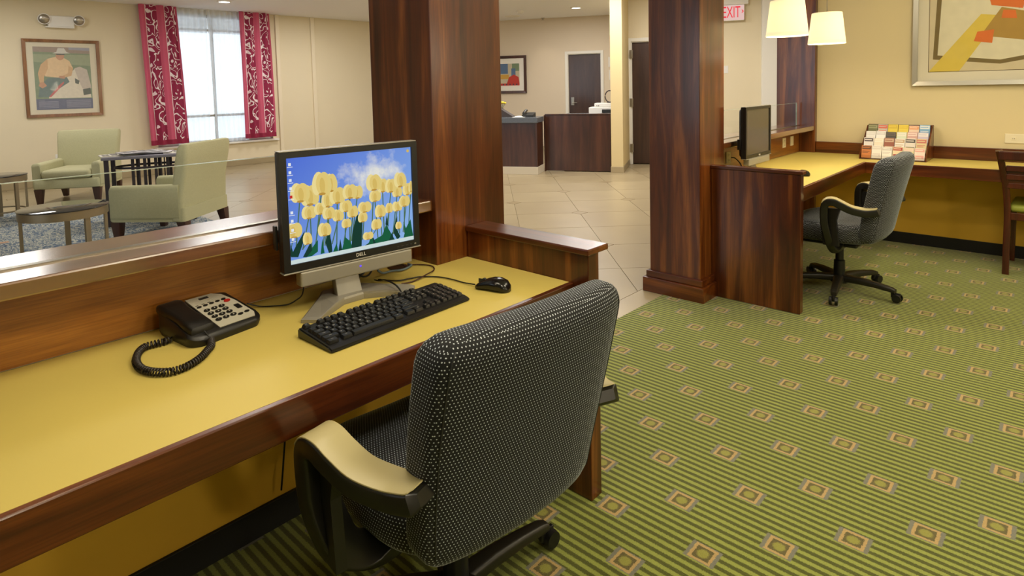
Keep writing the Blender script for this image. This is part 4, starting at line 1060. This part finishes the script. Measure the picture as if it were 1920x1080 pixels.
wall_plate('blank cream plate nearest the pilaster on the backboard', (-1.817, 5.56, 0.828), RP, 0.075, 0.082, 'blank')
o3 = wall_plate('cream outlet left of the dark monitor with a black plug', (-1.817, 4.235, 0.815), RP, 0.075, 0.082, 'outlet')
wall_plate('wide cream outlet on the far wall above the wooden chair', (-0.29, 5.804, 0.888), 0, 0.19, 0.07, 'outlet')
cable('power_cable', 'black power cable from the outlet to the dark monitor', [(-1.80, 4.24, 0.815), (-1.77, 4.235, 0.812), (-1.73, 4.23, 0.775), (-1.71, 4.22, 0.732), (-1.69, 4.212, 0.7210), (-1.665, 4.205, 0.7210)], 0.004)

# ------------------------------------------------------------------ framed print on the far wall
def frame(name, label, cat, loc, rotz, w, h, fw_, depth, fmat, mat_w, matm, group=None):
    t = thing(name, label, cat, loc, rotz, group)
    bm = B()
    o_ = [(-w / 2, -h / 2), (w / 2, -h / 2), (w / 2, h / 2), (-w / 2, h / 2)]; i_ = [(-w / 2 + fw_, -h / 2 + fw_), (w / 2 - fw_, -h / 2 + fw_), (w / 2 - fw_, h / 2 - fw_), (-w / 2 + fw_, h / 2 - fw_)]
    for k in range(4):
        j = (k + 1) % 4
        bar = B()
        A = [(o_[k][0], 0, o_[k][1]), (o_[j][0], 0, o_[j][1]), (i_[j][0], 0, i_[j][1]), (i_[k][0], 0, i_[k][1])]
        Bk = [(x, -depth, z) for x, _, z in A]; Bk[2] = (Bk[2][0], -depth * 0.8, Bk[2][2]); Bk[3] = (Bk[3][0], -depth * 0.8, Bk[3][2])
        rings(bar, [A, Bk])
        obj('frame_bar', bar, fmat, t)
    obj('mount', box(B(), -w / 2 + fw_, w / 2 - fw_, -0.006, -0.002, -h / 2 + fw_, h / 2 - fw_), matm, t)
    return t
PW, PH = 1.30, 1.14
t = frame('framed_print', 'large silver framed abstract print in warm colours on the far wall', 'picture', (-0.975 + PW / 2, 5.806, 1.289 + PH / 2), 0, PW, PH, 0.034, 0.03, 'frame_silver', 0.07, 'mat_white')
for nm, c in (('pr_cream', (214, 200, 168)), ('pr_line', (90, 70, 40)), ('pr_olive', (122, 104, 62)), ('pr_yellow', (222, 196, 84)), ('pr_orange', (222, 116, 50)), ('pr_ochre', (176, 140, 66)), ('pr_green', (120, 134, 90)), ('pr_blue', (160, 172, 180)), ('pr_mauve', (150, 98, 84)), ('pr_pale', (226, 218, 190))):
    plain(nm, rgb(*c), 0.7, noise=0.10, nscale=14)
a, b = PW / 2 - 0.104, PH / 2 - 0.104
S = [(rect(-a, a, -b, b), 'pr_line'), (rect(-a + 0.004, a - 0.004, -b + 0.004, b - 0.004), 'pr_cream'), ([(-a + 0.03, -b + 0.10), (-0.10, -b + 0.05), (a - 0.05, -b + 0.16), (a - 0.06, b - 0.10), (0.05, b - 0.05), (-a + 0.06, b - 0.14)], 'pr_olive'),
     ([(-a + 0.06, -b + 0.13), (-0.10, -b + 0.08), (a - 0.08, -b + 0.19), (a - 0.09, b - 0.13), (0.05, b - 0.08), (-a + 0.09, b - 0.17)], 'pr_pale'),
     ([(-a + 0.004, -b + 0.004), (-a + 0.20, -b + 0.004), (-0.10, -0.06), (-0.22, -0.04)], 'pr_yellow'), ([(-0.30, b - 0.14), (-0.16, b - 0.12), (0.12, 0.02), (0.00, -0.02)], 'pr_blue'),
     ([(-0.22, -0.20), (0.04, -0.25), (0.10, -0.06), (-0.10, 0.0)], 'pr_ochre'), ([(0.06, -0.14), (0.30, -0.18), (0.36, 0.02), (0.14, 0.06)], 'pr_green'),
     ([(-0.16, 0.02), (0.02, -0.02), (0.06, 0.14), (-0.20, 0.18)], 'pr_orange'), ([(-0.10, -0.08), (-0.01, -0.09), (-0.02, -0.03), (-0.09, -0.02)], 'pr_orange'), ([(0.05, -0.24), (0.19, -0.27), (0.22, -0.13), (0.09, -0.12)], 'pr_yellow'), ([(0.10, 0.06), (0.24, 0.05), (0.25, 0.17), (0.12, 0.18)], 'pr_mauve'), ([(-0.26, -0.24), (-0.15, -0.26), (-0.14, -0.16), (-0.24, -0.17)], 'pr_orange')]
flat('print', S, t, (0, -0.0065, 0))
obj('glazing', box(B(), -PW / 2 + 0.034, PW / 2 - 0.034, -0.014, -0.011, -PH / 2 + 0.034, PH / 2 - 0.034), 'picture_glass', t)
# ------------------------------------------------------------------ lobby: picture, emergency light, curtains
for nm, c in (('ph_grass', (120, 138, 110)), ('ph_grass2', (146, 158, 128)), ('ph_crowd', (150, 132, 122)), ('ph_sky', (150, 152, 170)), ('ph_shirt', (232, 196, 150)), ('ph_shirt2', (212, 168, 122)), ('ph_skin', (196, 142, 112)), ('ph_hat', (214, 212, 206)), ('ph_jean', (98, 118, 118)), ('ph_horse', (226, 216, 196)), ('ph_horse2', (196, 184, 172)), ('ph_dark', (84, 90, 84)), ('ph_red', (196, 96, 96)), ('ph_caption', (92, 96, 124)), ('ph_capline', (150, 152, 172))):
    plain(nm, rgb(*[int(v + (246 - v) * 0.22) for v in c]), 0.7, noise=0.12, nscale=24)
PW, PH = 0.985, 1.19
t = frame('framed_photo', 'brown framed photograph of a rider in a hat on a white horse', 'picture', (-11.595, 2.275, 1.655), RP, PW, PH, 0.045, 0.03, 'oak_frame', 0.08, 'mat_white')
a0, b0 = PW / 2 - 0.13, PH / 2 - 0.115
def Q(u, v): return (-a0 + 2 * a0 * u, b0 - 2 * b0 * v)   # u right, v down, 0..1
def QL(*p): return [Q(*q) for q in p]
S = [(QL((0, 0), (1, 0), (1, 1), (0, 1)), 'ph_grass'), (QL((0, 0.0), (1, 0), (1, .10), (0, .08)), 'ph_crowd'), (QL((.62, 0), (1, 0), (1, .05), (.62, .04)), 'ph_sky'), (QL((0, .12), (1, .12), (1, .30), (0, .24)), 'ph_grass2'),
     (QL((.22, .80), (.42, .60), (.60, .45), (.72, .33), (.84, .36), (.95, .60), (.98, .82), (.22, .82)), 'ph_horse'),
     (QL((.70, .34), (.80, .31), (.93, .36), (.97, .55), (.99, .66), (.92, .71), (.82, .66), (.76, .52)), 'ph_horse2'),
     (QL((.83, .68), (.97, .66), (.98, .76), (.84, .78)), 'ph_dark'), (QL((.70, .50), (.78, .54), (.76, .60), (.70, .58)), 'ph_dark'),
     (QL((.04, .80), (.08, .62), (.22, .50), (.55, .47), (.60, .56), (.42, .66), (.24, .80)), 'ph_jean'), (QL((.22, .80), (.40, .62), (.50, .55), (.50, .58), (.42, .66), (.26, .80)), 'ph_red'),
     (QL((.18, .47), (.17, .30), (.24, .19), (.38, .155), (.50, .16), (.62, .22), (.68, .34), (.60, .46), (.40, .49)), 'ph_shirt'),
     (QL((.06, .42), (.12, .28), (.24, .19), (.24, .34), (.16, .48), (.15, .56), (.08, .57)), 'ph_shirt2'), (QL((.60, .30), (.68, .34), (.64, .46), (.48, .50), (.46, .47), (.58, .42)), 'ph_shirt2'),
     (QL((.08, .57), (.15, .56), (.20, .62), (.12, .66), (.06, .62)), 'ph_skin'), (QL((.42, .46), (.52, .46), (.52, .51), (.43, .50)), 'ph_skin'),
     ([Q(.46 + .075 * math.cos(q), .135 + .075 * math.sin(q)) for q in [2 * PI * i / 18 for i in range(18)]], 'ph_skin'), (QL((.33, .10), (.40, .08), (.43, .015), (.54, .015), (.58, .075), (.64, .095), (.50, .105)), 'ph_hat'), (QL((.39, .105), (.55, .105), (.54, .125), (.40, .125)), 'ph_dark'),
     (QL((0, .83), (1, .83), (1, 1), (0, 1)), 'ph_caption')]
for k in range(8): S.append((QL((.04, .855 + .016 * k), (.38 if k else .14, .855 + .016 * k), (.38 if k else .14, .861 + .016 * k), (.04, .861 + .016 * k)), 'ph_capline')); S.append((QL((.52, .855 + .016 * k), (.96, .855 + .016 * k), (.96, .861 + .016 * k), (.52, .861 + .016 * k)), 'ph_capline'))
flat('photograph', S, t, (0, -0.0065, 0), step=0.00012)
obj('glazing', box(B(), -PW / 2 + 0.045, PW / 2 - 0.045, -0.020, -0.017, -PH / 2 + 0.045, PH / 2 - 0.045), 'photo_glass', t)

t = thing('emergency_light', 'white twin headed emergency light above the framed rider photograph', 'emergency light', (-11.6, 2.285, 2.53), RP)
obj('housing', rbox(-0.17, 0.17, -0.07, 0, -0.09, 0.08, 0.015, 3), 'white_plastic', t)
obj('base_tray', rbox(-0.20, 0.16, -0.085, 0, -0.105, -0.085, 0.006), 'white_plastic', t)
for s in (-1, 1):
    hd = obj('lamp_head', cyl(B(), (s * 0.22, 0.0, 0.035), (s * 0.22, -0.10, 0.02), 0.055, 0.082, 24), 'white_plastic', t, smooth=SM)
    obj('lens', lathe(B(), [(0.072, 0), (0.06, 0.012), (0.03, 0.02), (0.004, 0.022)], 20), 'steel', hd, (s * 0.22, -0.099, 0.02), (math.radians(98), 0, 0), smooth=SM)

def curtain(name, label, y0t, y1t, y0b, y1b, x, mat, folds, amp, zb_=0.51, zt_=2.876, cat='curtain', group=None):
    nu, nv = 90, 14; bm = B(); g_ = []
    uvs = {}
    for j in range(nv + 1):
        v = j / nv; row = []
        for i in range(nu + 1):
            u = i / nu
            ya = y0b + (y0t - y0b) * v; yb = y1b + (y1t - y1b) * v
            am = amp * (0.75 + 0.25 * math.sin(3 * v + u * 5))
            row.append(bm.verts.new((x + am * math.sin(u * folds * 2 * PI + 0.5 * math.sin(v * 4)), ya + (yb - ya) * u, zb_ + (zt_ - zb_) * v)))
        g_.append(row)
    uv = bm.loops.layers.uv.new('UVMap')
    for j in range(nv):
        for i in range(nu):
            f = bm.faces.new((g_[j][i], g_[j][i + 1], g_[j + 1][i + 1], g_[j + 1][i]))
            for lp, (a, b) in zip(f.loops, ((i, j), (i + 1, j), (i + 1, j + 1), (i, j + 1))): lp[uv].uv = (a / nu, b / nv)
    return tag(obj(name, bm, mat, smooth=4), label, cat, group)
curtain('patterned_curtain', 'raspberry curtain with white scrollwork, left of the window', 3.33, 3.92, 3.40, 4.00, -11.45, 'red_curtain', 4, 0.035, group='raspberry window curtains')
curtain('patterned_curtain', 'raspberry curtain with white scrollwork, right of the window', 4.99, 5.57, 4.99, 5.60, -11.45, 'red_curtain', 4, 0.035, group='raspberry window curtains')
curtain('sheer_curtain', 'white sheer curtain over the left half of the window', 3.80, 4.45, 3.86, 4.40, -11.545, 'sheer', 6, 0.035, 0.47, group='sheer window curtains')
curtain('sheer_curtain', 'white sheer curtain over the right half of the window', 4.45, 5.12, 4.50, 5.10, -11.545, 'sheer', 7, 0.035, 0.47, group='sheer window curtains')
wall_plate('small white outlet low on the wall behind the far armchair', (-11.594, 2.14, 0.42), RP, 0.08, 0.12, 'outlet', 'white_plastic')
# ------------------------------------------------------------------ lobby: rug, armchairs, tables
rug = thing('area_rug', 'blue and cream swirled rug under the lobby armchairs', 'rug', (0, 0, 0))
bm = prism(B(), [(-9.35, -0.4), (-4.4, -0.4), (-4.4, 2.55), (-9.35, 2.55)], 0.0005, 0.008); obj('pile', bm, 'blue_rug', rug)
obj('border', rbox(-7.40, -7.33, -0.4, 0.93, 0.008, 0.0095, 0.0005), plain('rug_border', rgb(190, 150, 120), 0.9), rug)
def armchair(label, loc, rotz, wide):
    # faces local -y
    t = thing('armchair', label, 'armchair', loc, rotz, 'sage upholstered armchairs')
    def part(nm, bm, **k): return obj(nm, bm, 'armchair_fabric', t, smooth=SM)
    secs = [[(a, b + 0.0, z) for a, b in rrect(-0.33, 0.33, -0.36 + m_, 0.30, 0.03, 4)] for z, m_ in ((0.19, 0.015), (0.20, 0), (0.30, 0.0), (0.315, 0.01))]
    part('seat_base', rings(B(), secs))
    part('seat_cushion', rbox(-0.245, 0.245, -0.375, 0.20, 0.317, 0.43, 0.04, 5))
    for s in (-1, 1):
        secs = []
        for y_, zt_, w in ((-0.345, 0.505, 0.040), (-0.335, 0.52, 0.045), (-0.10, 0.525, 0.045), (0.15, 0.53, 0.045), (0.26, 0.535, 0.045)):
            secs.append([(s * 0.292 + a, y_, b) for a, b in rrect(-w, w, 0.20, zt_, 0.035, 4)])
        part('armrest', rings(B(), secs))
    secs = []
    for z, y0, th, w in ((0.20, 0.23, 0.10, 0.335), (0.40, 0.235, 0.11, 0.335), (0.55, 0.25, 0.115, 0.315), (0.75, 0.285, 0.11, 0.325), (0.86, 0.305, 0.095, 0.33), (0.893, 0.312, 0.07, 0.322), (0.90, 0.315, 0.03, 0.30)):
        secs.append([(a, y0 + th * 0.0 + b, z) for a, b in rrect(-w, w, -th / 2, th / 2, min(0.03, th * 0.45), 4)])
    part('backrest', rings(B(), secs))
    for x in (-1, 1):
        for y_ in (-0.315, 0.26):
            bm = rings(B(), [[(x * 0.285 + a, y_ + b + (0.03 if y_ > 0 else 0) * (1 - z / 0.19), z) for a, b in rrect(-k, k, -k, k, 0.005, 2)] for z, k in ((0, 0.024), (0.19, 0.040))])
            obj('leg', bm, 'dark_leg', t, smooth=SM)
    t.scale = (wide, 1.1, 1.0)
    return t
armchair('sage green armchair facing the camera below the framed photograph', (-9.72, 2.02, 0.009), math.atan2(-0.57, 0.82) + PI / 2, 1.15)
armchair('sage green armchair seen from behind nearest the glass screen', (-6.42, 2.08, 0.009), math.atan2(-0.62, -0.78) + PI / 2, 1.14)
def round_table(label, loc, r, h, feet):
    t = thing('round_table', label, 'side table', loc, 0, 'round metal side tables')
    obj('glass_top', lathe(B(), [(r - 0.004, h - 0.008), (r, h - 0.006), (r, h), (r - 0.004, h + 0.002)], 48), 'table_glass', t, smooth=SM)
    obj('apron', rings(B(), [[(q * math.cos(2 * PI * i / 48), q * math.sin(2 * PI * i / 48), z) for i in range(48)] for q, z in ((r - 0.006, h - 0.008), (r - 0.006, h - 0.07), (r - 0.016, h - 0.07), (r - 0.016, h - 0.008))] , cap=False), 'brushed_pewter', t, smooth=SM)
    for a in feet:
        x, y_ = (r - 0.025) * math.cos(a), (r - 0.025) * math.sin(a)
        obj('leg', rbox(-0.019, 0.019, -0.011, 0.011, 0, h - 0.01, 0.002), 'brushed_pewter', t, (x, y_, 0), (0, 0, a + PI / 2))
    bm = lathe(B(), [(r - 0.04, 0.10), (r - 0.028, 0.10), (r - 0.028, 0.115), (r - 0.04, 0.115), (r - 0.04, 0.10)], 40, cap=False)
    obj('lower_ring', bm, 'brushed_pewter', t, smooth=SM)
    return t
round_table('round glass topped metal table in front of the near armchair', (-5.75, 1.07, 0.009), 0.295, 0.50, (0.35, 1.55, 2.9, 4.5))
round_table('round glass topped metal table cut by the left edge of the picture', (-8.78, 1.03, 0.009), 0.29, 0.50, (0.6, 1.4, 2.9, 4.6))
# iron console table with rings
t = thing('iron_console_table', 'dark iron table with ring and bar supports between the armchairs', 'table', (-7.35, 2.18, 0.009), math.radians(68))
CW, CD, CH = 0.86, 0.50, 0.72
obj('table_top', rbox(-CW / 2, CW / 2, -CD / 2, CD / 2, CH - 0.03, CH, 0.006), plain('slate_top', rgb(120, 118, 128), 0.4), t)
for sx in (-1, 1):
    for sy in (-1, 1): obj('leg', rbox(sx * (CW / 2 - 0.04) - 0.02, sx * (CW / 2 - 0.04) + 0.02, sy * (CD / 2 - 0.04) - 0.02, sy * (CD / 2 - 0.04) + 0.02, 0, CH - 0.03, 0.002), 'iron', t)
for z in (0.58, 0.24):
    bm = rings(B(), [[(q * 1.65 * math.cos(2 * PI * i / 40), q * math.sin(2 * PI * i / 40), z + dz) for i in range(40)] for q, dz in ((0.215, 0), (0.215, 0.022), (0.205, 0.022), (0.205, 0), (0.215, 0))], cap=False)
    obj('ring', bm, 'iron', t, smooth=SM)
for y_ in (-0.19, 0.19):
    for k, x in enumerate((-0.16, -0.10, -0.05, 0.05, 0.10, 0.16)):
        r_ = 0.014 if k % 3 != 1 else 0.006
        obj('bar', rbox(x - r_, x + r_, y_ - 0.008, y_ + 0.008, 0.05, CH - 0.03, 0.001), 'iron', t)
    obj('foot_rail', rbox(-CW / 2 + 0.06, CW / 2 - 0.06, y_ - 0.01, y_ + 0.01, 0.05, 0.075, 0.002), 'iron', t)
import_labels = ('folded newspaper at the left end of the iron table', 'open newspaper in the middle of the iron table', 'folded newspaper near the right end of the iron table', 'top sheet of newspaper fanned over the others')
RT = Matrix.Translation((-7.35, 2.18, 0)) @ Matrix.Rotation(math.radians(68), 4, 'Z')
for i, (lx, ly, rz, w, h) in enumerate(((-0.30, -0.03, 0.25, 0.34, 0.26), (-0.02, 0.02, -0.12, 0.42, 0.30), (0.28, 0.0, 0.08, 0.34, 0.28), (-0.12, -0.04, 0.4, 0.36, 0.26))):
    p = RT @ Vector((lx, ly, 0)); z = 0.009 + CH + 0.0005 + (0.0, 0.0125, 0.0, 0.025)[i]
    nt = thing('newspaper', import_labels[i], 'newspaper', (p.x, p.y, z), math.radians(68) + rz, 'newspapers on the iron table')
    bm = B(); n_ = 12
    rings(bm, [[(-w / 2 + w * k / n_, y_, 0.0005 + (0.006 + 0.004 * math.sin(k * 0.9 + i)) * (dz > 0)) for k in range(n_ + 1)] + [(-w / 2 + w * k / n_, y_, 0.0) for k in range(n_, -1, -1)] for y_, dz in ((-h / 2, 1), (h / 2, 1))])
    obj('sheets', bm, plain('newsprint_%d' % (i % 2), rgb(214 - 20 * (i % 2), 208 - 18 * (i % 2), 192), 0.9, noise=0.15, nscale=60), nt)
    bm = B()
    for c_ in range(4):
        for l_ in range(7): box(bm, -w / 2 + 0.02 + c_ * (w - 0.03) / 4, -w / 2 + 0.02 + c_ * (w - 0.03) / 4 + (w - 0.03) / 5, -h / 2 + 0.02 + l_ * (h - 0.05) / 7, -h / 2 + 0.028 + l_ * (h - 0.05) / 7, 0.0100, 0.0112)
    pr = obj('printed_columns', bm, plain('news_ink', rgb(130, 126, 122), 0.9), nt); pr['kind'] = 'stuff'

# ------------------------------------------------------------------ reception
t = thing('reception_counter', 'dark wood reception counter with grey granite top and pale plinth', 'counter', rec(-2.23, 9.06), TH)
obj('front_panel', rbox(-1.05, -0.02, 0.012, 0.39, 0.12, 0.80, 0.003), 'dark_walnut_z', t)
obj('corner_post', rbox(-0.035, -0.003, 0.004, 0.395, 0.12, 0.80, 0.003), 'dark_walnut_z', t)
obj('granite_top', rbox(-1.08, 0.012, -0.03, 0.40, 0.80, 0.885, 0.008), 'granite', t)
obj('plinth', rbox(-1.05, 0.0, 0.0, 0.395, 0, 0.12, 0.003), 'plinth', t)
t = thing('transaction_gate', 'dark wood gate panel between the granite counter and the end wall', 'counter', rec(-2.20, 9.485), TH)
obj('panel', rbox(0.0, 1.035, 0, 0.04, 0.012, 0.90, 0.003), 'dark_walnut_z', t)
obj('cap', rbox(-0.005, 1.04, -0.01, 0.06, 0.90, 0.915, 0.003), 'dark_walnut_z', t)
obj('side_post', rbox(-0.02, 0.0, -0.02, 0.06, 0.0, 0.90, 0.003), 'dark_walnut_z', t)
t = thing('back_counter', 'pale low counter behind the reception gate carrying the printer', 'counter', rec(-1.75, 9.9), TH)
obj('cabinet', rbox(-0.25, 0.55, 0, 0.5, 0, 0.86, 0.004), 'dark_walnut_z', t)
obj('counter_top', rbox(-0.26, 0.56, -0.02, 0.52, 0.86, 0.885, 0.004), 'granite', t)
t = thing('printer', 'cream desktop printer behind the dark reception gate', 'printer', rec(-1.375, 9.95, 0.886), TH)
obj('body', rbox(-0.20, 0.20, 0, 0.36, 0, 0.11, 0.012), 'white_plastic', t)
obj('lid', rbox(-0.115, 0.19, 0.05, 0.34, 0.11, 0.175, 0.012), 'white_plastic', t)
obj('paper_tray', rbox(0.02, 0.19, -0.03, 0.0, 0.02, 0.075, 0.003), 'charcoal', t)
obj('button', rbox(-0.05, -0.035, 0.046, 0.052, 0.13, 0.14, 0.001), 'charcoal', t)
obj('button', rbox(-0.08, -0.065, 0.046, 0.052, 0.13, 0.14, 0.001), 'charcoal', t)
t = thing('ring_stand', 'thin dark ring shaped stand on top of the cream printer', 'stand', rec(-1.255, 10.15, 1.062), TH)
bm = B(); sweep(bm, [(0.075 * math.cos(a), 0, 0.105 + 0.095 * math.sin(a)) for a in [2 * PI * i / 24 for i in range(25)]], circ(0.010, 6)); obj('band', bm, 'bag_dark', t, smooth=4)
obj('foot', rbox(-0.04, 0.04, -0.04, 0.04, 0, 0.012, 0.004), 'bag_dark', t)
t = thing('document_wedge', 'dark sloping display stand on the granite counter', 'display stand', rec(-2.95, 9.28, 0.886), TH)
bm = B(); rings(bm, [[(x, y_, z) for x, z in ((-0.3, 0), (0.27, 0), (0.26, 0.012), (0.05, 0.14), (-0.3, 0.17))] for y_ in (0, 0.16)]); obj('panel', bm, 'bag_dark', t)
t = thing('flower_bunch', 'small bunch of yellow flowers behind the dark display stand', 'flowers', rec(-2.93, 9.49, 0.886), TH)
obj('vase', lathe(B(), [(0.03, 0), (0.045, 0.05), (0.04, 0.11), (0.03, 0.14)], 16), 'bag_dark', t, smooth=SM)
for i in range(9):
    a = i * 2.4; r_ = 0.022 * math.sqrt(i)
    obj('stalk', cyl(B(), (0, 0, 0.1), (r_ * math.cos(a), r_ * math.sin(a), 0.20), 0.003, seg=6), 'leaf_green', t)
    obj('bloom', lathe(B(), [(0.006, 0), (0.024, 0.008), (0.026, 0.02), (0.015, 0.032), (0.004, 0.034)], 10, (r_ * math.cos(a), r_ * math.sin(a), 0.195 + 0.02 * random.random())), 'flower_yellow', t, smooth=4)
t = thing('desk_phone', 'dark low telephone on the granite reception counter', 'telephone', rec(-2.42, 9.30, 0.886), TH)
bm = B(); rings(bm, [[(x, y_, z) for y_, z in ((-0.09, 0), (0.09, 0), (0.09, 0.065), (-0.09, 0.03))] for x in (-0.09, 0.09)]); obj('base', bm, 'charcoal', t)
obj('handset', tube(B(), [(-0.06, -0.09, 0.055), (-0.06, -0.03, 0.075), (-0.06, 0.04, 0.09), (-0.06, 0.09, 0.095)], 0.022, 10), 'black_plastic', t, smooth=SM)
t = thing('crumpled_paper', 'crumpled white paper beside the phone on the granite counter', 'paper', rec(-2.53, 9.14, 0.886), TH)
bm = B(); g_ = [[bm.verts.new((-0.11 + 0.04 * i, -0.05 + 0.035 * j, 0.002 + (0.06 * random.random() if 0 < i < 5 and 0 < j < 3 else 0.0))) for i in range(6)] for j in range(4)]
for j in range(3):
    for i in range(5): bm.faces.new((g_[j][i], g_[j][i + 1], g_[j + 1][i + 1], g_[j + 1][i]))
obj('sheet', bm, 'paper_white', t)
t = frame('framed_print', 'dark framed colourful print on the reception back wall', 'picture', rec(-3.96, 13.49, 1.645), TH, 0.84, 0.86, 0.06, 0.03, 'dark_walnut_z', 0.1, 'paper_white')
for nm, c in (('rp_a', (196, 186, 160)), ('rp_b', (90, 116, 150)), ('rp_c', (190, 60, 50)), ('rp_d', (206, 160, 70)), ('rp_e', (60, 60, 80)), ('rp_f', (120, 140, 110))): plain(nm, rgb(*c), 0.7)
S = [(rect(-.25, .25, -.25, .25), 'rp_a'), (rect(-.25, -.02, .02, .25), 'rp_b'), (rect(.08, .25, .08, .25), 'rp_f'), (rect(-.2, .0, -.1, .0), 'rp_d'), (rect(.06, .16, -.05, .14), 'rp_b'), ([(-.05, -.20), (.25, -.20), (.23, -.06), (.12, .0), (.0, -.06)], 'rp_c'), (rect(-.25, .25, -.25, -.20), 'rp_c')]
for k in range(6): S.append((rect(-.23 + .08 * k, -.20 + .08 * k, -.24, -.21), 'rp_e'))
flat('print', S, t, (0, -0.0065, 0), step=0.0005)
# notices on the wall right of the inner door
for k, (a_, z) in enumerate(((-1.64, 1.86), (-1.63, 1.58))):
    tag(obj('wall_notice', rbox(-0.05, 0.05, 0, 0.003, -0.11, 0.11, 0.001), 'paper_white', None, rec(a_, 13.496, z), (0, 0, TH)), ('upper' if k == 0 else 'lower') + ' pale paper notice on the wall right of the inner door', 'notice', 'paper notices')
# exit sign
t = thing('exit_sign', 'white exit sign with glowing red letters seen past the column', 'exit sign', rec(0.60, 10.40, 2.34), TH)
obj('housing', rbox(-0.25, 0.25, 0, 0.045, -0.01, 0.24, 0.006), 'white_plastic', t)
obj('mount', rbox(-0.31, 0.31, -0.01, 0.10, 0.242, 0.33, 0.006), 'white_plastic', t)
obj('face', rbox(-0.247, 0.247, -0.004, 0.0, 0.0, 0.23, 0.001), 'exit_white', t)
lt = text('letters', 'EXIT', 0.255, 'exit_red', t, (0.055, -0.0052, 0.115), (PI / 2, 0, 0), 0.0005); lt.scale = (0.52, 1, 1)
obj('arrow', prism(B(), [(-0.012, -0.03), (0.022, 0.0), (-0.012, 0.03), (-0.012, 0.016), (0.002, 0.0), (-0.012, -0.016)], 0, 0.001), 'exit_red', t, (0.222, -0.0045, 0.13), (PI / 2, 0, 0))
wall_plate('pale light switch on the wall below the exit sign', rec(0.575, 10.494, 1.56), TH, 0.08, 0.12, 'switch', 'white_plastic')
# ceiling fittings
def downlight(label, p):
    t = thing('downlight', label, 'ceiling light', (p[0], p[1], 2.88), 0, 'recessed downlights')
    obj('trim_ring', lathe(B(), [(0.115, 0), (0.115, -0.008), (0.085, -0.012), (0.085, 0)], 32), 'white_plastic', t, smooth=SM)
    obj('lens', cyl(B(), (0, 0, -0.0135), (0, 0, -0.0125), 0.083, seg=32), 'downlight', t)
downlight('round recessed light in the ceiling above the reception gate', (-7.24, 9.74))
downlight('round recessed light in the ceiling in front of the window', (-10.4, 4.3))
d = bpy.data.lights.new('wall_wash', 'SPOT'); d.energy = 9; d.color = (1, 0.82, 0.58); d.spot_size = math.radians(70); d.spot_blend = 0.8; d.shadow_soft_size = 0.05
lo = bpy.data.objects.new('wall_wash', d); COL.objects.link(lo); lo.location = rec(-3.05, 12.95, 2.84); lo.rotation_euler = (math.radians(12), 0, TH)
t = thing('smoke_detector', 'white round smoke detector on the reception ceiling', 'smoke detector', (-8.26, 9.23, 2.88))
obj('base', lathe(B(), [(0.075, 0), (0.075, -0.02), (0.055, -0.045), (0.01, -0.05)], 24), 'white_plastic', t, smooth=SM)
t = thing('sprinkler_head', 'small metal sprinkler head on the reception ceiling', 'sprinkler', (-8.79, 10.58, 2.88))
obj('escutcheon', lathe(B(), [(0.045, 0), (0.045, -0.006), (0.015, -0.012), (0.012, -0.04), (0.03, -0.045), (0.03, -0.05), (0.004, -0.05)], 16), 'steel', t, smooth=SM)
t = thing('ceiling_vent', 'flat round plate on the reception ceiling left of the sprinkler', 'ceiling plate', (-8.95, 9.75, 2.88))
obj('plate', lathe(B(), [(0.17, 0), (0.17, -0.008), (0.15, -0.014), (0.01, -0.014)], 28), 'white_plastic', t, smooth=SM)
t = thing('dome_camera', 'dark dome security camera on the ceiling by the hinged door', 'camera', (-6.03, 9.88, 2.88))
obj('collar', lathe(B(), [(0.075, 0), (0.075, -0.03), (0.06, -0.035)], 24), 'white_plastic', t, smooth=SM)
obj('dome', lathe(B(), [(0.058, -0.035), (0.055, -0.06), (0.04, -0.085), (0.015, -0.098), (0.003, -0.1)], 24), 'black_gloss', t, smooth=4)
